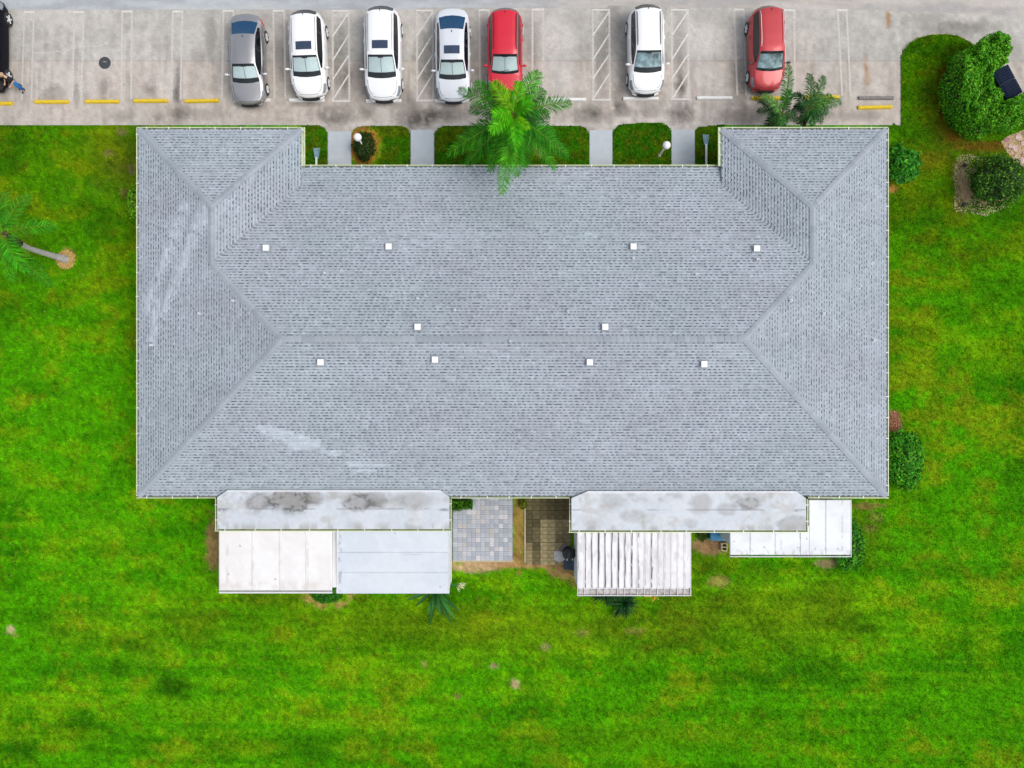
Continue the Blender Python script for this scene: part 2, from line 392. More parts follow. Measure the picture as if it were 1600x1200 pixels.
# ---- colour fields (photo pixels at ground level)
def lawn_col(X, Y):
    n1 = fs(X / 210, Y / 140, 3, 5); n2 = fs(X / 80, Y / 36, 9, 5); n3 = fs(X / 44, Y / 26, 21, 5); n4 = fbm(X / 9, Y / 8, 33, 3)
    mow = fs(X / 170, Y / 9, 41, 3); g1 = vnoise(X / 2.6, Y / 2.4, 45) * .65 + vnoise(X / 5.5, Y / 4.5, 46) * .35; gy = vnoise(X / 3.4, Y / 3.0, 48); g2 = fs(X / 14, Y / 11, 47, 3)
    c = np.tile(lin((89, 180, 5)), (len(X), 1))
    c = mixc(c, lin((148, 198, 12)), 0.68 * sst(0.40, 0.88, n1 * 0.35 + n3 * 0.50 + g2 * 0.15))
    c = mixc(c, lin((54, 142, 3)), 0.66 * sst(0.46, 0.88, n2 * .65 + g2 * .1 + n1 * .25))
    c = mixc(c, lin((160, 164, 24)), 0.46 * sst(0.55, 0.90, n3 * 0.35 + fs(X / 120, Y / 90, 55, 4) * 0.4 + g2 * .25))
    c = mixc(c, lin((126, 200, 12)), 0.5 * sst(0.54, 0.84, mow) * sst(620, 900, Y) * sst(.25, .6, n1))
    c = mixc(c, lin((40, 116, 4)), 0.30 * sst(0.44, 0.14, mow) * sst(620, 900, Y) * sst(.75, .4, n1))
    c = mixc(c, lin((156, 174, 24)), 0.42 * sst(.62, .95, gy) * (.3 + .7 * sst(.4, .65, n3)))
    # duller, older turf near the car park and along the house
    dull = np.clip(sst(660, 150, Y) * 0.72 * ((X < 230) | (X > 1370)), 0, 1)
    c = mixc(c, lin((82, 134, 5)), dull)
    c = mixc(c, lin((142, 160, 10)), dull * 0.75 * sst(0.44, 0.84, n3 * .75 + g2 * .25))
    c = mixc(c, lin((44, 102, 4)), dull * 0.7 * sst(0.46, 0.84, n2 * .75 + g2 * .25))
    olive = [(700, 965, 300, 30, .4, (132, 134, 18)), (300, 960, 60, 50, .35, (132, 140, 16)), (1060, 960, 90, 50, .45, (126, 122, 20)), (185, 250, 45, 55, .75, (112, 104, 30)), (150, 235, 30, 30, .5, (120, 140, 15)), (205, 300, 16, 60, .5, (84, 84, 26)),
             (430, 930, 120, 26, .55, (120, 108, 22)), (350, 905, 40, 40, .5, (110, 100, 20)), (560, 985, 260, 45, .35, (128, 140, 18)),
             (900, 990, 160, 40, .5, (128, 138, 22)), (1200, 960, 150, 60, .5, (124, 118, 20)), (1290, 930, 60, 40, .4, (128, 132, 20)),
             (1100, 885, 60, 25, .7, (92, 84, 20)), (1350, 830, 40, 50, .55, (120, 112, 24)), (1445, 250, 40, 25, .7, (128, 124, 14)),
             (1460, 160, 28, 60, .55, (104, 96, 20)), (1420, 300, 40, 30, .5, (112, 130, 12)), (1480, 190, 24, 60, .7, (118, 92, 24)),
             (1530, 232, 60, 12, .75, (126, 102, 26)), (1420, 760, 30, 30, .4, (118, 122, 18)), (120, 980, 60, 30, .4, (132, 132, 22)),
             (230, 1010, 40, 30, .35, (128, 124, 22)), (1000, 1150, 200, 20, .3, (126, 146, 14)), (1130, 1145, 120, 14, .3, (134, 150, 14)),
             (770, 245, 400, 30, .0, (50, 80, 10))]
    for cx, cy, rx, ry, s, col in olive:
        c = mixc(c, lin(col), s * .72 * blob(X, Y, cx, cy, rx, ry, 0.95, (n3 - 0.5) * 1.0 + (g2 - .5) * .5) * (.5 + g1))
    dark = [(268, 1072, 28, 18, .75), (615, 1075, 30, 25, .5), (190, 1000, 30, 18, .45), (170, 1040, 30, 15, .3), (20, 1165, 60, 40, .5), (110, 1140, 70, 30, .5),
            (400, 1165, 180, 20, .45), (1180, 1060, 200, 20, .35), (1320, 975, 40, 12, .4), (1590, 640, 30, 120, .35), (820, 1090, 30, 60, .35), (40, 380, 40, 40, .2)]
    for cx, cy, rx, ry, s in dark:
        c = mixc(c, lin((30, 80, 4)), s * blob(X, Y, cx, cy, rx, ry, 0.95, (n3 - 0.5) * .9 + (g2 - .5) * .5))
    soil = [(18, 983, 9, 8, .95, (190, 170, 130)), (24, 992, 5, 5, .7, (170, 140, 90)), (805, 1068, 8, 9, .9, (186, 168, 120)), (772, 1040, 9, 5, .8, (188, 168, 120)), (852, 1010, 8, 5, .6, (190, 178, 120)),
            (715, 1087, 6, 5, .7, (170, 150, 90)), (1125, 908, 20, 9, .7, (176, 160, 84)), (910, 988, 14, 6, .5, (180, 170, 90)), (990, 985, 18, 6, .5, (178, 160, 84)), (663, 1037, 5, 5, .6, (180, 160, 100)),
            (190, 207, 8, 8, .6, (150, 130, 90)), (170, 240, 12, 6, .6, (150, 128, 84)), (208, 265, 8, 10, .6, (140, 118, 84)), (195, 300, 8, 6, .55, (146, 120, 76)),
            (104, 406, 15, 16, 1.0, (186, 150, 84)), (334, 845, 12, 44, .9, (150, 116, 76)), (330, 860, 10, 30, .6, (170, 140, 90)),
            (800, 878, 110, 12, 1.0, (178, 140, 94)), (740, 886, 40, 9, .9, (190, 160, 120)), (880, 890, 26, 16, .9, (168, 128, 88)), (812, 830, 13, 70, 1.0, (154, 130, 66)), (900, 905, 12, 16, .7, (150, 116, 70)),
            (1108, 852, 34, 16, 1.0, (150, 120, 84)), (1095, 845, 12, 16, .7, (160, 130, 90)), (1290, 880, 18, 8, .9, (150, 130, 96)), (1355, 790, 34, 6, .8, (128, 96, 60)), (1368, 808, 14, 10, .4, (160, 150, 80)), (1360, 825, 12, 8, .5, (150, 140, 74)),
            (1394, 660, 14, 20, 1.0, (138, 92, 70)), (1393, 295, 9, 7, .9, (158, 112, 60)), (1500, 290, 12, 40, .6, (170, 140, 90)),
            (568, 228, 29, 33, 1.0, (176, 122, 52)), (560, 200, 26, 6, .7, (140, 108, 50)), (505, 246, 8, 8, .6, (86, 66, 26)), (1098, 248, 14, 6, .8, (80, 64, 30)),
            (1150, 185, 30, 4, .5, (170, 160, 120)), (1474, 150, 11, 52, .8, (124, 94, 26)), (1490, 205, 17, 22, .75, (128, 96, 28)), (1540, 229, 48, 8, .8, (136, 104, 32)), (1495, 80, 26, 12, .4, (84, 74, 16)), (1455, 250, 34, 14, .35, (140, 122, 26))]
    for cx, cy, rx, ry, s, col in soil:
        w = s * blob(X, Y, cx, cy, rx, ry, 0.35, (n4 - 0.5) * 0.9)
        c = mixc(c, lin(col) , w)
    # mulch arc under the white sunroom
    d = np.hypot((X - 512) / 1.25, Y - 918)
    w = sst(38, 33, d) * sst(22, 26, d) * (Y > 915)
    c = mixc(c, lin((176, 142, 84)), 0.85 * w * sst(0.25, 0.5, n4))
    # front islands are cut shorter and greener
    isl = (Y > 192) & (Y < 265) & (X > 470) & (X < 1130)
    k = isl * 0.8
    c = mixc(c, lin((52, 108, 8)) , k * (1 - blob(X, Y, 568, 228, 34, 36, .3)))
    c = mixc(c, lin((104, 112, 16)), isl * 0.5 * sst(0.48, 0.70, n4 * .5 + g2 * .5) * (1 - blob(X, Y, 568, 228, 34, 36, .3)))
    c = c * (0.80 + 0.42 * n4)[:, None] * (0.44 + 1.14 * g1)[:, None]
    return np.clip(c / EXPO, 0, 0.8)


def bare(X, Y):        # where the turf has thinned to soil
    n4 = fbm(X / 9, Y / 8, 33, 3)
    w = np.zeros(len(X))
    for cx, cy, rx, ry in [(18, 983, 9, 8), (805, 1068, 7, 7), (104, 406, 15, 16), (334, 845, 12, 44), (800, 878, 110, 12), (740, 886, 40, 9), (880, 890, 26, 16), (812, 830, 13, 70), (1108, 852, 34, 18),
                           (1290, 880, 18, 8), (1355, 790, 34, 6), (1394, 660, 14, 20), (1393, 295, 9, 7), (568, 228, 28, 32), (560, 200, 26, 6), (1125, 908, 12, 6), (1535, 290, 48, 46)]:
        w = np.maximum(w, blob(X, Y, cx, cy, rx, ry, 0.35, (n4 - 0.5) * 0.9))
    d = np.hypot((X - 512) / 1.25, Y - 918)
    w = np.maximum(w, sst(38, 33, d) * sst(22, 26, d) * (Y > 915) * 0.8)
    return w


def conc_col(X, Y):
    n1 = fbm(X / 90, Y / 60, 51, 4); n2 = fbm(X / 22, Y / 30, 61, 5); n3 = fbm(X / 6, Y / 6, 71, 4); nv = fbm(X / 9, Y / 70, 77, 3)
    c = np.tile(lin((201, 193, 183)), (len(X), 1))
    c = mixc(c, lin((188, 187, 181)), sst(99, 93, Y) * 0.8)
    c = mixc(c, lin((202, 188, 179)), sst(93, 99, Y) * sst(.4, .65, n1) * 0.8)
    c = mixc(c, lin((168, 160, 151)), 0.34 * sst(0.48, 0.72, n2))
    c = mixc(c, lin((214, 208, 200)), 0.55 * sst(0.50, 0.70, n1))
    c = mixc(c, lin((152, 144, 136)), 0.38 * sst(0.50, 0.72, nv) * sst(20, 90, Y))
    wp = (n2 - 0.5) * 1.5 + (n3 - 0.5) * 0.8
    light = [(870, 60, 32, 42, .8), (875, 120, 32, 26, .6), (1095, 62, 32, 42, .8), (1105, 120, 26, 28, .5), (125, 35, 12, 10, .5), (300, 60, 26, 30, .5), (245, 20, 4, 16, .7), (228, 52, 10, 5, .6), (160, 40, 20, 60, .3),
             (1372, 68, 5, 14, .8), (1285, 105, 14, 14, .6), (1345, 118, 5, 16, .7), (1372, 134, 8, 5, .7), (1403, 50, 4, 26, .7), (1560, 18, 6, 14, .7), (1592, 45, 10, 20, .7), (1520, 12, 14, 8, .6), (760, 195, 900, 4, .55), (600, 172, 26, 12, .4),
             (1300, 18, 8, 8, .5), (1370, 35, 10, 7, .6), (720, 185, 12, 14, .4), (545, 195, 30, 6, .4)]
    for cx, cy, rx, ry, s in light:
        c = mixc(c, lin((208, 204, 198)), s * blob(X, Y, cx, cy, rx, ry, 0.7, wp * 0.6))
    stains = [(530, 182, 28, 18, .9), (533, 100, 15, 60, .5), (560, 130, 22, 45, .45), (572, 176, 16, 10, .5), (655, 183, 36, 19, .9), (663, 95, 14, 60, .55), (632, 160, 30, 20, .35), (280, 178, 18, 16, .8), (277, 140, 6, 40, .7), (247, 184, 12, 9, .55), (232, 140, 14, 12, .45),
              (318, 178, 30, 10, .35), (930, 178, 40, 17, .75), (965, 150, 12, 22, .45), (938, 95, 12, 60, .35), (975, 172, 16, 10, .5), (1060, 178, 24, 20, .8), (1066, 138, 9, 22, .75), (1062, 80, 12, 60, .35), (1035, 160, 30, 20, .3), (1152, 130, 12, 45, .5), (1165, 180, 40, 12, .5),
              (1020, 175, 14, 10, .35), (440, 100, 14, 70, .35), (83, 142, 16, 16, .45), (160, 135, 10, 20, .35), (120, 150, 6, 18, .4), (190, 182, 20, 10, .35), (1490, 44, 60, 10, .45), (1450, 30, 40, 10, .25), (330, 60, 8, 40, .35), (960, 40, 14, 50, .4), (1340, 180, 40, 8, .35),
              (740, 120, 12, 60, .4), (830, 60, 14, 60, .3), (700, 175, 30, 12, .35), (395, 165, 30, 8, .4), (480, 162, 26, 4, .5), (1250, 175, 60, 15, .4)]
    for cx, cy, rx, ry, s in stains:
        c = mixc(c, lin((84, 79, 73)), np.clip(1.2 * s * blob(X, Y, cx, cy, rx * 1.15, ry * 1.15, 0.8, wp) * (.45 + .55 * sst(0.3, 0.62, n3)), 0, .92))
    for cx, cy, rx, ry, s in [(1388, 28, 4, 16, .8), (1353, 108, 3, 22, .8), (1357, 125, 4, 12, .5)]:
        c = mixc(c, lin((178, 132, 70)), s * blob(X, Y, cx, cy, rx, ry, 0.8, (n3 - .5)))
    # slab joint across the bays, hairline cracks
    j = np.abs(Y - 95.5 + 0.4 * (n3 - .5))
    c = mixc(c, lin((150, 142, 134)), 0.35 * sst(1.1, 0.3, j))
    cr = np.abs(Y - (84 - (X - 55) * 0.135 + 6 * (fbm(X / 14, X * 0, 88, 3) - .5)))
    c = mixc(c, lin((212, 207, 198)), 0.75 * sst(1.3, 0.3, cr) * (X > 52) * (X < 168))
    cr = np.abs(X - (142 + (Y - 78) * 0.8))
    c = mixc(c, lin((212, 207, 198)), 0.6 * sst(1.2, 0.3, cr) * (Y > 77) * (Y < 90))
    c = c * (0.80 + 0.40 * n3)[:, None] * (0.90 + .2 * fbm(X / 2.6, Y / 2.6, 79, 2))[:, None]
    return np.clip(c / EXPO, 0, 0.8)


def road_col(X, Y):
    n1 = fbm(X / 70, Y / 16, 91, 4); n3 = fbm(X / 7, Y / 5, 95, 4)
    c = np.tile(lin((190, 195, 199)), (len(X), 1))
    c = mixc(c, lin((198, 191, 183)), sst(700, 1000, X))
    c = mixc(c, lin((206, 206, 203)), 0.5 * sst(0.5, 0.7, n1)); c = mixc(c, lin((162, 164, 166)), 0.5 * sst(0.5, 0.3, n1))
    c = c * (0.88 + 0.24 * n3)[:, None]
    return np.clip(c / EXPO, 0, 0.8)


# ---- sheets
g = MB(); g.add([(-250, -250, -0.06), (250, -250, -0.06), (250, 250, -0.06), (-250, 250, -0.06)], [(0, 1, 2, 3)])
tag(g.build('ground', M['ground']), 'wide grass ground stretching beyond the lawn', 'ground', kind='structure')

park = grid_sheet('parking_lot', (-130, 1740, -10, 264), 2.5, 0.0, conc_col, M['conc'])
tag(park, 'worn grey concrete car park with dark stains and faded bay lines', 'car park', kind='structure')
ROADX = [-140, 0, 600, 800, 1000, 1200, 1400, 1600, 1750]; ROADY = [16, 16, 14, 12, 10, 12, 17, 27, 34]


def rmask(x, y): return y < np.interp(x, ROADX, ROADY)


road = grid_sheet('road', (-140, 1740, -150, 35), 3.0, 0.004, road_col, M['road'], rmask)
tag(road, 'pale grey access road along the top of the car park', 'road', kind='structure')


def lawn_z(X, Y): return 0.03 + 0.03 * fbm(X / 60, Y / 60, 5, 2)


BLDM = [(240, 225), (470, 225), (470, 285), (1130, 285), (1130, 225), (1360, 225), (1360, 750), (240, 750)]
def main_mask(x, y): return ~in_poly(x, y, BLDM) & ((y > 196) & ((x < 478) | (x > 1122) | (y > 262)))
def shaded_thatch_col(X, Y):      # soil and old thatch, colour darkened for the shade between the blades
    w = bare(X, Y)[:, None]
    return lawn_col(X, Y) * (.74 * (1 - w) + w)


lawn = grid_sheet('lawn', (-135, 1740, 196, 1340), 4.5, lawn_z, shaded_thatch_col, M['soil'], main_mask)
tag(lawn, 'patchy green lawn surrounding the apartment building', 'lawn', kind='structure')

ISL = [[(470, 264), (470, 196), (499, 196), (507, 200), (512, 208), (512, 264)],
       [(550, 264), (550, 207), (556, 200), (567, 197), (628, 197), (637, 201), (641, 209), (641, 264)],
       [(679, 264), (679, 210), (684, 201), (694, 197), (905, 197), (915, 200), (920, 208), (920, 264)],
       [(957, 264), (957, 205), (966, 196), (985, 193), (1033, 192), (1042, 196), (1048, 204), (1048, 264)],
       [(1086, 264), (1086, 204), (1091, 199), (1126, 195), (1135, 195), (1135, 264)]]
CORNER = [(1407, 202), (1407, 92), (1411, 78), (1420, 67), (1434, 59), (1455, 54), (1478, 53), (1496, 56), (1512, 64), (1530, 76), (1560, 95), (1578, 130), (1600, 165), (1645, 190), (1745, 205), (1745, 215), (1395, 202), (1395, 192)]
def poly_sheet(name, poly, step=1.6, z=0.035):
    xs = [p[0] for p in poly]; ys = [p[1] for p in poly]
    return grid_sheet(name, (min(xs), max(xs), min(ys), max(ys)), step, z, shaded_thatch_col, M['soil'], lambda x, y: in_poly(x, y, poly))
il = ['narrow grass strip beside the left wing, with a splash block', 'grass island with the dark shrub and the globe lamp', 'long grass island under the big palm',
      'grass island with the globe lamp standing by its right edge', 'narrow grass strip against the right wing']
for p, l in zip(ISL, il):
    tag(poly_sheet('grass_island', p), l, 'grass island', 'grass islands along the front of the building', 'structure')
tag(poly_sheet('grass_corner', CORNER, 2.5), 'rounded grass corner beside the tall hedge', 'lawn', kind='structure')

# concrete edging round the rounded corner
kb = MB()
cl = [U(*p) for p in CORNER[2:10]]
for a, b in zip(cl[:-1], cl[1:]):
    d = (b - a); kb.box(((a + b) / 2 + Vector((0, 0, 0.02)))[:], (d.length + 0.02, 0.04, 0.05), math.atan2(d.y, d.x))
tag(kb.build('kerb', mat('sandy_kerb', A(190, 178, 158), .95, .3, 6)), 'thin worn kerb edging the rounded grass corner', 'kerb', kind='structure')

for (x0, x1, y0), l in zip([(513, 549, 206), (642, 678, 203.5), (921, 956.5, 204), (1049, 1085, 203)],
                           ['pale walkway just left of the globe lamp with a shrub', 'pale walkway left of the big palm', 'pale walkway right of the big palm', 'pale walkway nearest the right wing']):
    a, b = U(x0, 285), U(x1, y0)
    w = MB().box(((a.x + b.x) / 2, (a.y + b.y) / 2, 0.03), (b.x - a.x, b.y - a.y, 0.06))
    w = w.build('walkway', M['walk']); tag(w, l, 'walkway', 'pale walkways to the front doors', 'structure')

# ---- painted bay lines
def strip(mb, x0, y0, x1, y1, w, z):
    a, b = U(x0, y0), U(x1, y1); d = (b - a).normalized(); n = Vector((-d.y, d.x, 0)) * w / 2
    mb.add([(a - n) + Vector((0, 0, z)), (b - n) + Vector((0, 0, z)), (b + n) + Vector((0, 0, z)), (a + n) + Vector((0, 0, z))], [(0, 1, 2, 3)])


hair = [(38, 34, 53, 49, 19, 157), (116, 113, 131, 127, 19, 155), (191, 190, 206, 205, 18, 155), (270, 268, 285, 282, 18, 156), (349, 347, 365, 362, 17, 156), (427, 429, 444, 446, 17, 155),
        (749, 750, 764, 765, 16, 152), (832, 832, 849, 849, 15, 150), (1147, 1152, 1162, 1166, 15, 149), (1226, 1228, 1241, 1242, 16, 150), (1309, 1316, 1323, 1329, 16, 150)]
for a0, a1, b0, b1, yt, yb in hair:
    mb = MB(); strip(mb, a0, yt + 1.5, a1, yb, 0.095, 0.004); strip(mb, b0, yt + 1.5, b1, yb, 0.095, 0.004)
    o = mb.build('bay_marking', M['line']); tag(o, 'faded white double line between two parking bays', 'road marking', 'double lines between parking bays', 'structure')
    mb = MB(); strip(mb, a0 - 1, yt, b0 + 1, yt, 0.10, 0.008); mb.build('line_cap', M['line_new'], o)
for x0, x1, yt, yb in [(519.5, 545, 17, 158), (651, 676, 16.5, 157), (926, 952, 15.5, 156), (1049.5, 1075, 15.5, 155)]:
    mb = MB(); mb2 = MB()
    strip(mb, x0, yt + 2, x0 + 1, yb, 0.10, 0.004); strip(mb, x1, yt + 2, x1 + 1, yb, 0.10, 0.004)
    strip(mb2, x0 - 1, yt, x1 + 1, yt, 0.08, 0.008); strip(mb2, x0 - 1, yb, x1 + 2, yb, 0.08, 0.008)
    for yl, yu in [(55, 16), (93, 53), (123, 85), (155, 115)]:
        strip(mb2, x0 + 0.5, yl + yt - 15.5, x1, yu + yt - 15.5 + (2 if yu == 16 else 0), 0.08, 0.012)
    o = mb.build('hatched_marking', M['line']); tag(o, 'white hatched access aisle painted between parking bays', 'road marking', 'hatched access aisles in the car park', 'structure')
    mb2.build('hatch_line', M['line_new'], o)

# manhole
c = U(164, 97.5)
t = thing('manhole_cover', 'dark round manhole cover in an empty parking bay', 'manhole cover', c)
MB().lathe([(0.36, 0.001), (0.36, 0.012), (0.30, 0.014)], c, 24).build('collar', M['iron_rim'], t)
mb = MB().lathe([(0.31, 0.005), (0.31, 0.022), (0.29, 0.026)], c - Vector((0, .03, 0)), 24)
mb.build('lid', M['iron'], t)
mb = MB()
for i in range(-3, 4):
    for j in range(-3, 4):
        if i * i + j * j < 10: mb.box((c.x + i * 0.075, c.y + j * 0.075, 0.028), (0.035, 0.035, 0.006))
mb.box((c.x, c.y + 0.02, 0.030), (0.17, 0.03, 0.006), 0, 1)
mb.build('lid_stud', [M['iron'], M['iron_rim']], t)['kind'] = 'stuff'


# ---- grass blades over every lawn sheet (one mass)
def grass():
    N = 900000
    X = rng.uniform(-60, 1660, N); Y = rng.uniform(50, 1255, N)
    ok = np.zeros(N, bool)
    ok |= main_mask(X, Y) & (Y > 197) & ~in_poly(X, Y, [(225, 212), (1380, 212), (1380, 770), (225, 770)])
    for p in ISL: ok |= in_poly(X, Y, p) & (Y < 262)
    ok |= in_poly(X, Y, CORNER)
    ok &= rng.random(N) > bare(X, Y) * 0.97
    ok &= ~in_poly(X, Y, [(340, 770), (702, 770), (702, 908), (340, 908)]) & ~in_poly(X, Y, [(706, 770), (893, 770), (893, 876), (706, 880)]) & ~in_poly(X, Y, [(893, 770), (1075, 770), (1075, 908), (893, 908)]) & ~in_poly(X, Y, [(1125, 780), (1325, 780), (1325, 858), (1125, 858)])
    X, Y = X[ok], Y[ok]; n = len(X)
    col = lawn_col(X, Y) * rng.uniform(0.6, 1.6, n)[:, None]
    hue = rng.normal(0, 1, n); col[:, 0] *= np.clip(1 + 0.16 * hue, .5, 1.8); col[:, 2] *= np.clip(1 + .2 * hue, .5, 1.6)
    dry = rng.random(n) < 0.012; col[dry] = lin((170, 168, 90)) / EXPO
    px = (X - NX) * S; py = (NY - Y) * S; pz = np.full(n, 0.03) + 0.03 * fbm(X / 60, Y / 60, 5, 2) - 0.006
    isl = (Y < 262); pz[isl] = 0.034
    a = rng.uniform(0, 2 * np.pi, n); h = rng.uniform(0.035, 0.085, n); w = rng.uniform(0.013, 0.030, n); ln = rng.uniform(0.3, 1.3, n) * h
    ca, sa = np.cos(a), np.sin(a)
    V = np.empty((n, 3, 3), np.float32)
    V[:, 0] = np.stack([px - sa * w, py + ca * w, pz], 1); V[:, 1] = np.stack([px + sa * w, py - ca * w, pz], 1)
    V[:, 2] = np.stack([px + ca * ln, py + sa * ln, pz + h], 1)
    o = np_mesh('grass', V.reshape(-1, 3), np.arange(n * 3).reshape(-1, 3), M['blade'], np.repeat(col, 3, 0))
    tag(o, 'short green and yellowing grass blades covering the lawn', 'grass', kind='stuff')


grass()

# ================================================================ BUILDING
GW = 0.115
ZE, ZF, SL = 2.60, 2.35, 0.265
kE = S * (1 - ZE / H); kF = S * (1 - ZF / H)
Lx = (213 - NX) * kE + GW; Rx = (1388.5 - NX) * kE - GW; By = (NY - 778.5) * kE + GW; Ty = (NY - 198.5) * kE - GW
WL = (475 - NX) * kE - 0.14; WR = (1123.5 - NX) * kE + 0.14; FY = (NY - 257.5) * kF - GW
Yr = (ZF - ZE + SL * (FY + By)) / (2 * SL)
run = Yr - By; ZR = ZE + SL * run
xl = (Lx + WL) / 2; hl = (WL - Lx) / 2; xr = (WR + Rx) / 2; hr = (Rx - WR) / 2
ylq = FY - (ZE + SL * hl - ZF) / SL; yrq = FY - (ZE + SL * hr - ZF) / SL
vy = FY - (ZE - ZF) / SL
BL, BR, TL, TR = (Lx, By), (Rx, By), (Lx, Ty), (Rx, Ty)
TLi, TRi, EL, ER, VL, VR = (WL, Ty), (WR, Ty), (WL, FY), (WR, FY), (WL, vy), (WR, vy)
PL, PR, QL, QR, RL, RR = (xl, Ty - hl), (xr, Ty - hr), (xl, ylq), (xr, yrq), (Lx + run, Yr), (Rx - run, Yr)
zS = lambda x, y: ZE + SL * (y - By)
zW = lambda x, y: ZE + SL * (x - Lx)
zE_ = lambda x, y: ZE + SL * (Rx - x)
zT = lambda x, y: ZE + SL * (Ty - y)
zIL = lambda x, y: ZE + SL * (WL - x)
zIR = lambda x, y: ZE + SL * (x - WR)
zN = lambda x, y: ZF + SL * (FY - y)
FACES = [([BL, BR, RR, RL], zS, (0, 1)), ([BL, RL, QL, PL, TL], zW, (1, 0)), ([BR, TR, PR, QR, RR], zE_, (-1, 0)),
         ([TL, PL, TLi], zT, (0, -1)), ([TRi, PR, TR], zT, (0, -1)), ([TLi, PL, QL, VL], zIL, (-1, 0)), ([TRi, VR, QR, PR], zIR, (1, 0)),
         ([EL, VL, QL, RL, RR, QR, VR, ER], zN, (0, -1))]
bld = thing('apartment_building', 'long single storey apartment building with grey shingled hip roof and cream gutters', 'building', (0.4, 2.6, 0))

roof = MB()
for poly, zf, d in FACES: roof.prism(poly, lambda x, y: zf(x, y) - 0.10, lambda x, y: zf(x, y) - 0.012)
roof = roof.build('roof', M['cap1'], bld)

# light re-laid / faded streaks, in photo pixels on the roof
STREAKS = [((292, 316), (228, 485), 11), ((318, 326), (258, 490), 10), ((330, 330), (300, 380), 8), ((246, 470), (240, 530), 8)]
PATCH = [[(396, 662), (440, 668), (502, 689), (514, 703), (450, 701), (436, 685), (410, 680)], [(500, 700), (528, 704), (548, 709), (540, 712), (505, 709)], [(541, 721), (613, 725), (610, 730), (545, 728)], [(551, 731), (590, 733), (586, 738), (556, 738)]]


def streak_w(px, py):
    w = 0.0
    for (x0, y0), (x1, y1), r in STREAKS:
        t = max(0, min(1, ((px - x0) * (x1 - x0) + (py - y0) * (y1 - y0)) / ((x1 - x0) ** 2 + (y1 - y0) ** 2)))
        d = math.hypot(px - x0 - t * (x1 - x0), py - y0 - t * (y1 - y0))
        w = max(w, 1 - min(1, max(0, (d - r * 0.35) / (r * 0.8)))) * (.55 + .45 * (1 if (int(py / 4.6) * 7 + int(px / 16) * 3) % 5 else .3))
    for p in PATCH:
        if in_poly(np.array([px]), np.array([py]), p)[0]: w = 1.0
    return w


def shingles():
    V = []; F = []; Cc = []
    light0 = lin((179, 189, 198)) / EXPO; dark0 = lin((106, 116, 127)) / EXPO
    ex = 0.1345          # plan exposure of a course
    for fi, (poly, zf, d) in enumerate(FACES):
        dx, dy = d; ux, uy = -dy, dx           # u along the eave, d upslope
        P = [(p[0] * ux + p[1] * uy, p[0] * dx + p[1] * dy) for p in poly]
        d0 = min(p[1] for p in P); d1 = max(p[1] for p in P)
        n = int((d1 - d0) / ex) + 1
        for k in range(n):
            a = d0 + k * ex - 0.02; top = min(a + ex * 1.12, d1); mid = min(a + ex * 0.5, d1 - 0.01)
            xs = []
            for i in range(len(P)):
                (u0, v0), (u1, v1) = P[i], P[(i + 1) % len(P)]
                mm = max(mid, d0 + 0.001)
                if (v0 - mm) * (v1 - mm) < 0: xs.append(u0 + (u1 - u0) * (mm - v0) / (v1 - v0))
            if len(xs) < 2: continue
            lo, hi = min(xs), max(xs); u = lo
            faint_row = rnd.random() < 0.12
            while u < hi - 0.02:
                tw = rnd.uniform(0.085, 0.16); gw = rnd.uniform(0.06, 0.17) if rnd.random() > 0.08 else rnd.uniform(0.2, 0.36)
                e1 = min(u + tw, hi); e2 = min(u + tw + gw, hi)
                cu, cv = (u + e2) / 2, a + ex / 2
                wx, wy = cu * ux + cv * dx, cu * uy + cv * dy
                z = zf(wx, wy); kk = S * (1 - z / H); ppx, ppy = NX + wx / kk, NY - wy / kk
                sw = streak_w(ppx, ppy)
                tone = rnd.gauss(1.0, 0.06) * TONE(wx, wy)
                hu = HUE(wx, wy); lc = light0 * tone * (1 + 0.20 * sw) * np.array([1 + .018 * hu, 1 - .006 * hu, 1 + .006 * hu])
                dk = min(1.0, max(0.0, rnd.gauss(0.86, 0.24) - (0.35 if faint_row else 0) - 0.62 * sw - FAINT(wx, wy)))
                dc = lc * (1 - dk) + dark0 * dk

                def pt(uu, vv, h):
                    x, y = uu * ux + vv * dx, uu * uy + vv * dy
                    V.append((x, y, zf(x, y) + h)); return len(V) - 1
                g0 = a + ex * 0.46
                # upper, continuous band
                q = [pt(u, g0, .013), pt(e2, g0, .013), pt(e2, top, .003), pt(u, top, .003)]; F.append(q); Cc.extend([lc] * 4)
                # raised tooth with its butt edge and sides
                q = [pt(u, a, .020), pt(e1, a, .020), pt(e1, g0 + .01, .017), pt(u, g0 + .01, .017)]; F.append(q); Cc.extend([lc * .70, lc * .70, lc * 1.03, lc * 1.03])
                q = [pt(u, a, .0), pt(e1, a, .0), pt(e1, a, .020), pt(u, a, .020)]; F.append(q); Cc.extend([dc] * 4)
                q = [pt(e1, a, .0), pt(e1, g0 + .01, .0), pt(e1, g0 + .01, .017), pt(e1, a, .020)]; F.append(q); Cc.extend([dc] * 4)
                q = [pt(u, g0 + .01, .0), pt(u, a, .0), pt(u, a, .020), pt(u, g0 + .01, .017)]; F.append(q); Cc.extend([dc] * 4)
                # shadow-band granules of the lower ply in the gap
                q = [pt(e1, a, .009), pt(e2, a, .009), pt(e2, g0, .007), pt(e1, g0, .007)]; F.append(q); Cc.extend([dc] * 4)
                q = [pt(e1, g0, .007), pt(e2, g0, .007), pt(e2, g0, .013), pt(e1, g0, .013)]; F.append(q); Cc.extend([dc] * 4)
                u = e2
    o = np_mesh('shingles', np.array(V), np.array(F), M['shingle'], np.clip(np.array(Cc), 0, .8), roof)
    o['kind'] = 'stuff'


